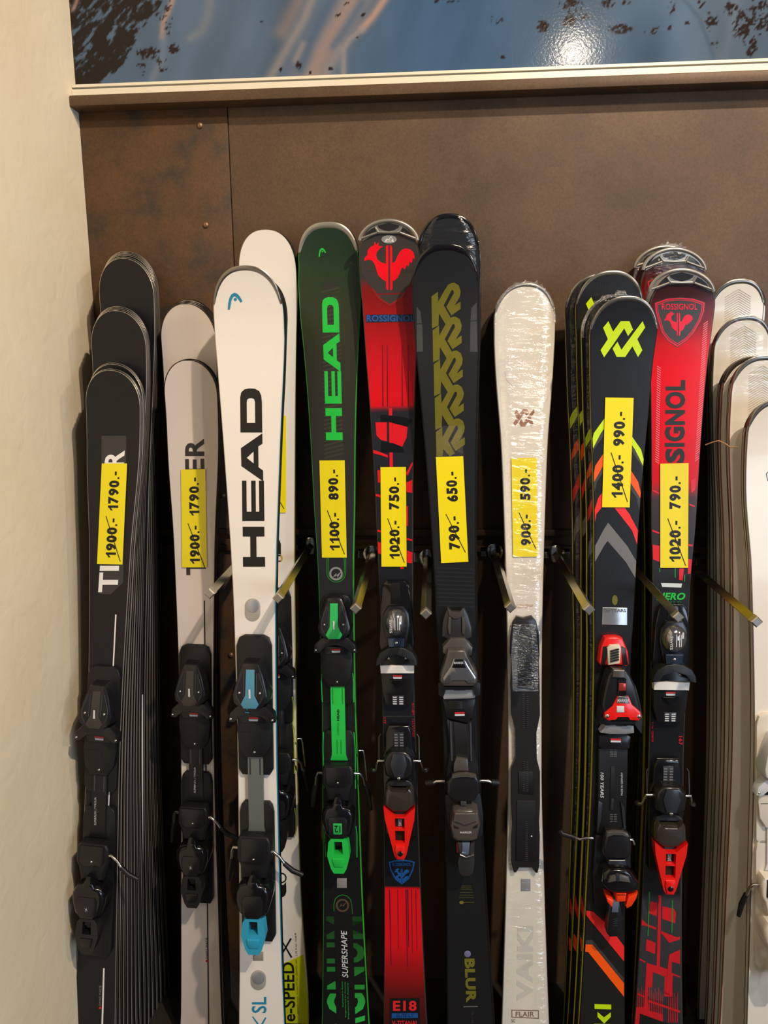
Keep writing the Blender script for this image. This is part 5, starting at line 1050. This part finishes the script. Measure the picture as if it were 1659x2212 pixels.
S.prism('heel_crown', z([(165, 1550), (320, 1550), (330, 1610), (250, 1640), (160, 1612)]), .044, .052, G1, hp, px=True, inset=.004); S.prism('heel_recess', z([(160, 1632), (200, 1648), (198, 1662), (165, 1655)]), .044, .0495, INK, hp, px=True, inset=.001); S.prism('heel_recess', z([(335, 1628), (300, 1648), (300, 1662), (332, 1652)]), .044, .0495, INK, hp, px=True, inset=.001)
S.htext('MARKER', 930 + 208 / 3.253, 930 + 290 / 3.253, 1280 + 1678 / 3.253, 1280 + 1692 / 3.253, LABELW, bold=.01, parent=hp, h=.0485)
lv = S.prism('heel_lever', z([(188, 1755), (222, 1762), (218, 1842), (275, 1846), (285, 1762), (312, 1755), (308, 1850), (312, 1900), (295, 1985), (270, 1998), (225, 1998), (200, 1975), (192, 1900), (205, 1850)]), .02, .044, G2, px=True, inset=.003)
S.prism('indicator_window', z([(222, 1758), (278, 1758), (274, 1845), (216, 1840)]), .02, .042, mat('bluish_window', '#6d7d96', .2, .4), lv, px=True, inset=.001); S.prism('red_flank', z([(182, 1760), (200, 1765), (196, 1830), (186, 1830)]), .02, .040, mat('dull_red', '#7a1a14', .4), lv, px=True, inset=.001)
A, B, C_ = [S.loc(*z([q])[0], .044) for q in ((208, 1842), (250, 1858), (305, 1842))]; S.tube('steel_bail', [(A[0], A[1], .045), (B[0], B[1], .046), (C_[0], C_[1], .045)], .0018, STEEL, lv)
for sg in (-1, 1):
    s0 = S.sy(1687, .02); u0 = .034; br = S.tube('brake_arm', [(sg * u0, s0, .020), (sg * (u0 + .016), s0, .020), (sg * (u0 + .024), s0 - .006, .016)], .0032, STEEL); S.tube('brake_tip', [(sg * (u0 + .022), s0 - .004, .017), (sg * (u0 + .036), s0 - .008, .012)], .006, BLKM, br)

# --- the red and black binding on the chevron ski
z = lambda L: Z(1220, 1340, 3.072, L)
S = BV
fr_ = S.prism('front_shell', z([(268, 118), (300, 112), (350, 112), (385, 122), (422, 210), (430, 290), (410, 310), (385, 300), (240, 300), (228, 285), (240, 185)]), 0, .020, RED, px=True, inset=.004, seg=3)
S.prism('shell_inlay', z([(255, 175), (285, 172), (270, 300), (242, 296)]), .016, .0215, BLK, fr_, px=True, inset=.001); S.prism('shell_inlay', z([(378, 172), (405, 185), (420, 295), (385, 298)]), .016, .0215, BLK, fr_, px=True, inset=.001)
sp_ = S.prism('spring_box', z([(282, 185), (300, 165), (365, 160), (376, 185), (368, 290), (290, 300)]), .012, .026, mat('ivory_plastic', '#cfc7ae', .35), fr_, px=True, inset=.003)
for i in range(5):
    A, B = S.loc(*z([(302, 205 + i * 17)])[0], .026), S.loc(*z([(358, 190 + i * 17)])[0], .026); S.tube('spring_coil', [(A[0], A[1], .027), (B[0], B[1], .027)], .0018, BLK, sp_)
toe = S.prism('toe_piece', z([(318, 325), (405, 330), (432, 355), (468, 430), (500, 560), (515, 640), (500, 668), (470, 672), (300, 672), (258, 640), (245, 560), (262, 470), (290, 365)]), .01, .044, BLK, px=True, inset=.007, seg=3)
S.prism('toe_hood', z([(322, 328), (400, 332), (408, 385), (318, 380)]), .04, .049, G1, toe, px=True, inset=.003)
S.prism('spring_barrel', z([(358, 390), (410, 390), (412, 500), (352, 500)]), .04, .049, BLKG, toe, px=True, inset=.003); S.prism('barrel_cap', z([(362, 418), (408, 418), (408, 470), (360, 470)]), .046, .0505, mat('red_chrome', '#b9423c', .25, .5), toe, px=True, inset=.002)
S.prism('red_window', z([(352, 502), (425, 505), (448, 560), (505, 610), (515, 645), (492, 668), (440, 665), (428, 645), (348, 645), (335, 662), (290, 668), (262, 648), (265, 615), (318, 570)]), .04, .047, RED, toe, px=True, inset=.003)
S.prism('window_face', z([(356, 505), (420, 508), (432, 552), (345, 550)]), .045, .0485, CHROME, toe, px=True, inset=.001); S.prism('setting_block', z([(345, 570), (395, 570), (395, 612), (345, 612)]), .045, .0486, LABELW, toe, px=True, inset=.001)
S.htext('MARKER', 1220 + 350 / 3.072, 1220 + 428 / 3.072, 1340 + 522 / 3.072, 1340 + 542 / 3.072, LABELW, bold=.01, parent=toe, h=.0486)
for a in ((283, 636), (494, 638)):
    u_, s_ = S.loc(*z([a])[0], .047); S.screw(u_, s_, .0475, .0042, toe)
S.prism('toe_wing', z([(468, 430), (490, 500), (520, 640), (515, 755), (500, 740), (465, 690), (300, 690), (232, 690), (225, 640), (245, 560), (258, 640), (300, 672), (470, 672), (500, 640)]), .006, .030, BLKM, toe, px=True, inset=.002)
S.prism('silver_band', z([(268, 698), (330, 694), (345, 702), (410, 702), (425, 696), (462, 700), (462, 750), (410, 758), (300, 758), (236, 748)]), .006, .026, SILVER, px=True, inset=.003)
af = S.prism('toe_pad', z([(232, 765), (262, 758), (420, 762), (440, 775), (432, 850), (410, 862), (250, 858), (230, 845)]), .003, .018, BLK, px=True, inset=.003)
u_, s_ = S.loc(*z([(338, 797)])[0], .018); S.decal('grip_label', [[(u_ - .0095, s_ + .004), (u_ + .0095, s_ + .004), (u_ + .0095, s_ + .0005), (u_ - .0095, s_ + .0005)]], GRIPR, .0006, af, .018, True); S.decal('grip_label', [[(u_ - .0095, s_), (u_ + .0095, s_), (u_ + .0095, s_ - .0035), (u_ - .0095, s_ - .0035)]], LABELW, .0006, af, .018, True)
pl = S.prism('centre_plate', z([(225, 850), (420, 850), (418, 1000), (412, 1200), (405, 1420), (215, 1420), (222, 1200)]), 0, .012, BLKM, px=True, inset=.003)
S.prism('plate_slot', z([(306, 968), (332, 968), (326, 1262), (298, 1262)]), .01, .0135, INK, pl, px=True, inset=.001); S.prism('slot_bar', z([(310, 1185), (326, 1185), (324, 1258), (304, 1258)]), .012, .0145, SLATE, pl, px=True, inset=.001)
S.prism('plate_flank', z([(225, 1200), (250, 1215), (240, 1330), (222, 1400), (215, 1400)]), .01, .016, SLATE, pl, px=True, inset=.001); S.prism('plate_flank', z([(372, 1205), (395, 1240), (408, 1400), (395, 1400), (385, 1320)]), .01, .016, SLATE, pl, px=True, inset=.001)
S.decal('scale_print', [z([(x, y), (x + 20, y), (x + 20, y + 4), (x, y + 4)]) for y in (855, 866, 877, 888, 899, 1285, 1297, 1309, 1321, 1333) for x in (300, 325)], MGREY, .0008, pl, .012)['kind'] = 'stuff'
S.vtext('MADE IN GERMANY', 1220 + 372 / 3.072, 1220 + 384 / 3.072, 1340 + 1008 / 3.072, 1340 + 1160 / 3.072, LABELW, bold=0, parent=pl, h=.012, lift=.0008); S.dtext('100 YEARS', 1220 + 236 / 3.072, 1220 + 258 / 3.072, 1340 + 1008 / 3.072, 1340 + 1178 / 3.072, LABELW, bold=.01, shear=.2, parent=pl, h=.012, lift=.0008)
hb = S.prism('heel_base', z([(205, 1430), (440, 1430), (440, 1640), (395, 1960), (260, 1990), (200, 1900), (190, 1700)]), 0, .012, BLKM, px=True, inset=.003)
pd = S.prism('brake_pedal', z([(278, 1412), (320, 1402), (390, 1405), (425, 1420), (448, 1490), (445, 1560), (415, 1590), (285, 1590), (255, 1555), (262, 1480)]), .008, .036, BLK, px=True, inset=.007, seg=3)
S.prism('pedal_lip', z([(280, 1410), (320, 1402), (390, 1405), (422, 1420), (430, 1440), (390, 1428), (320, 1425), (275, 1440)]), .032, .0395, G1, pd, px=True, inset=.002)
S.prism('heel_neck', z([(290, 1590), (405, 1590), (415, 1650), (285, 1650)]), .008, .030, SLATE, pd, px=True, inset=.003)
hp = S.prism('heel_piece', z([(260, 1680), (300, 1655), (400, 1655), (440, 1675), (470, 1720), (500, 1755), (490, 1800), (440, 1815), (330, 1815), (285, 1800), (250, 1750)]), .008, .048, BLKG, px=True, inset=.008, seg=3)
S.prism('heel_crown', z([(300, 1700), (345, 1690), (375, 1690), (430, 1705), (440, 1745), (370, 1735), (330, 1735), (285, 1745)]), .044, .0515, G1, hp, px=True, inset=.004); S.prism('heel_rib', z([(342, 1690), (365, 1690), (362, 1735), (346, 1735)]), .048, .053, SLATE, hp, px=True, inset=.001)
lv = S.prism('heel_lever', z([(300, 1905), (312, 1870), (365, 1870), (382, 1960), (385, 2080), (360, 2105), (300, 2108), (282, 2085), (290, 1990)]), .02, .044, BLK, px=True, inset=.005, seg=3)
for q in ([(342, 1812), (412, 1812), (405, 1868), (345, 1872)], [(425, 1838), (488, 1808), (480, 1840), (445, 1900), (412, 1915), (405, 1900)], [(278, 1840), (325, 1862), (328, 1905), (315, 1910), (282, 1870)]): S.prism('orange_arm', z(q), .016, .045, mat('red_orange_plastic', '#f03c10', .25, coat=.3), lv, px=True, inset=.003)
S.prism('indicator_window', z([(320, 1872), (360, 1872), (356, 1940), (312, 1938)]), .02, .0455, MATS['bluish_window'], lv, px=True, inset=.001); S.htext('MARKER', 1220 + 350 / 3.072, 1220 + 405 / 3.072, 1340 + 1816 / 3.072, 1340 + 1826 / 3.072, INK, bold=.01, parent=lv, h=.0455)
for i in range(4): S.prism('grip_rib', z([(318, 1985 + i * 14), (352, 1978 + i * 14), (352, 1984 + i * 14), (318, 1991 + i * 14)]), .042, .0455, SLATE, lv, px=True, inset=.0006)
s0 = S.sy(1812, .02); br = S.tube('brake_arm', [(-.032, s0, .02), (-.046, s0, .02), (-.056, s0 - .004, .018), (-.068, s0 - .002, .014)], .0028, STEEL); S.tube('brake_tip', [(-.064, s0 - .003, .015), (-.088, s0, .008), (-.092, s0 + .006, .006)], .005, BLKM, br)
br = S.tube('brake_arm', [(.032, s0, .02), (.042, s0, .02), (.046, s0 - .01, .018)], .0028, STEEL)

# --- bare mounting plate on the cream ski
z = lambda L: Z(1060, 1300, 3.352, L)
S = CV
pl = S.prism('mounting_plate', z([(190, 105), (240, 118), (300, 105), (330, 140), (350, 230), (355, 380), (350, 420), (355, 600), (358, 820), (332, 950), (335, 1140), (358, 1230), (358, 1480), (352, 1600), (357, 1700), (352, 1920), (340, 1970), (325, 1965), (300, 1930), (205, 1930), (185, 1965), (168, 1965), (152, 1905), (150, 1720), (158, 1640), (150, 1480), (152, 1200), (180, 1130), (178, 930), (150, 820), (145, 600), (152, 420), (140, 380), (145, 260), (160, 150)]), 0, .013, mat('plate_charcoal', '#221f20', .35), px=True, inset=.003)
for q in ([(220, 160), (275, 160), (300, 240), (300, 620), (195, 620), (195, 240)], [(200, 1230), (310, 1230), (312, 1400), (200, 1390)], [(190, 1440), (325, 1440), (330, 1880), (180, 1880)]): S.prism('plate_panel', z(q), .010, .0150, mat('plate_dark', '#19181a', .4), pl, px=True, inset=.002)
for x0, y0, y1 in ((228, 665, 905), (258, 680, 915), (232, 1150, 1370), (256, 1155, 1370), (252, 1585, 1870)):
    S.decal('plate_ticks', [z([(x0, y), (x0 + 16, y), (x0 + 16, y + 5), (x0, y + 5)]) for y in range(y0, y1, 14)], GRYP, .0022, pl, .0132)['kind'] = 'stuff'
for a in ((295, 1700), (290, 450)):
    u_, s_ = S.loc(*z([a])[0], .015); S.screw(u_, s_, .0155, .0028, pl)
FP = filmmat('plate_film', .10, 70, (.9, .95, 1))
S.prism('plate_wrap', z([(165, 165), (325, 165), (348, 380), (345, 650), (160, 650), (148, 380)]), .0150, .0175, FP, pl, px=True, inset=.001)
# --- rubber bands
def wband(name, label, pts, m, r=.0012):
    P0 = Vector(pts[0]); v, f = tubemesh([Vector(p) - P0 for p in pts], r, 6); o = pyd(name, v, f, m, None, 60); o.location = P0; return setp(o, label, 'rubber band')
TAN = mat('tan_rubber', '#b08a62', .6)
wband('rubber_band', 'thin tan rubber band round the white skis at the right', [at(x, y, Y) for x, y, Y in ((1524, 961, -.17), (1540, 955, -.182), (1553, 952, -.192), (1566, 958, -.20), (1578, 966, -.208), (1594, 966, -.215))], TAN)
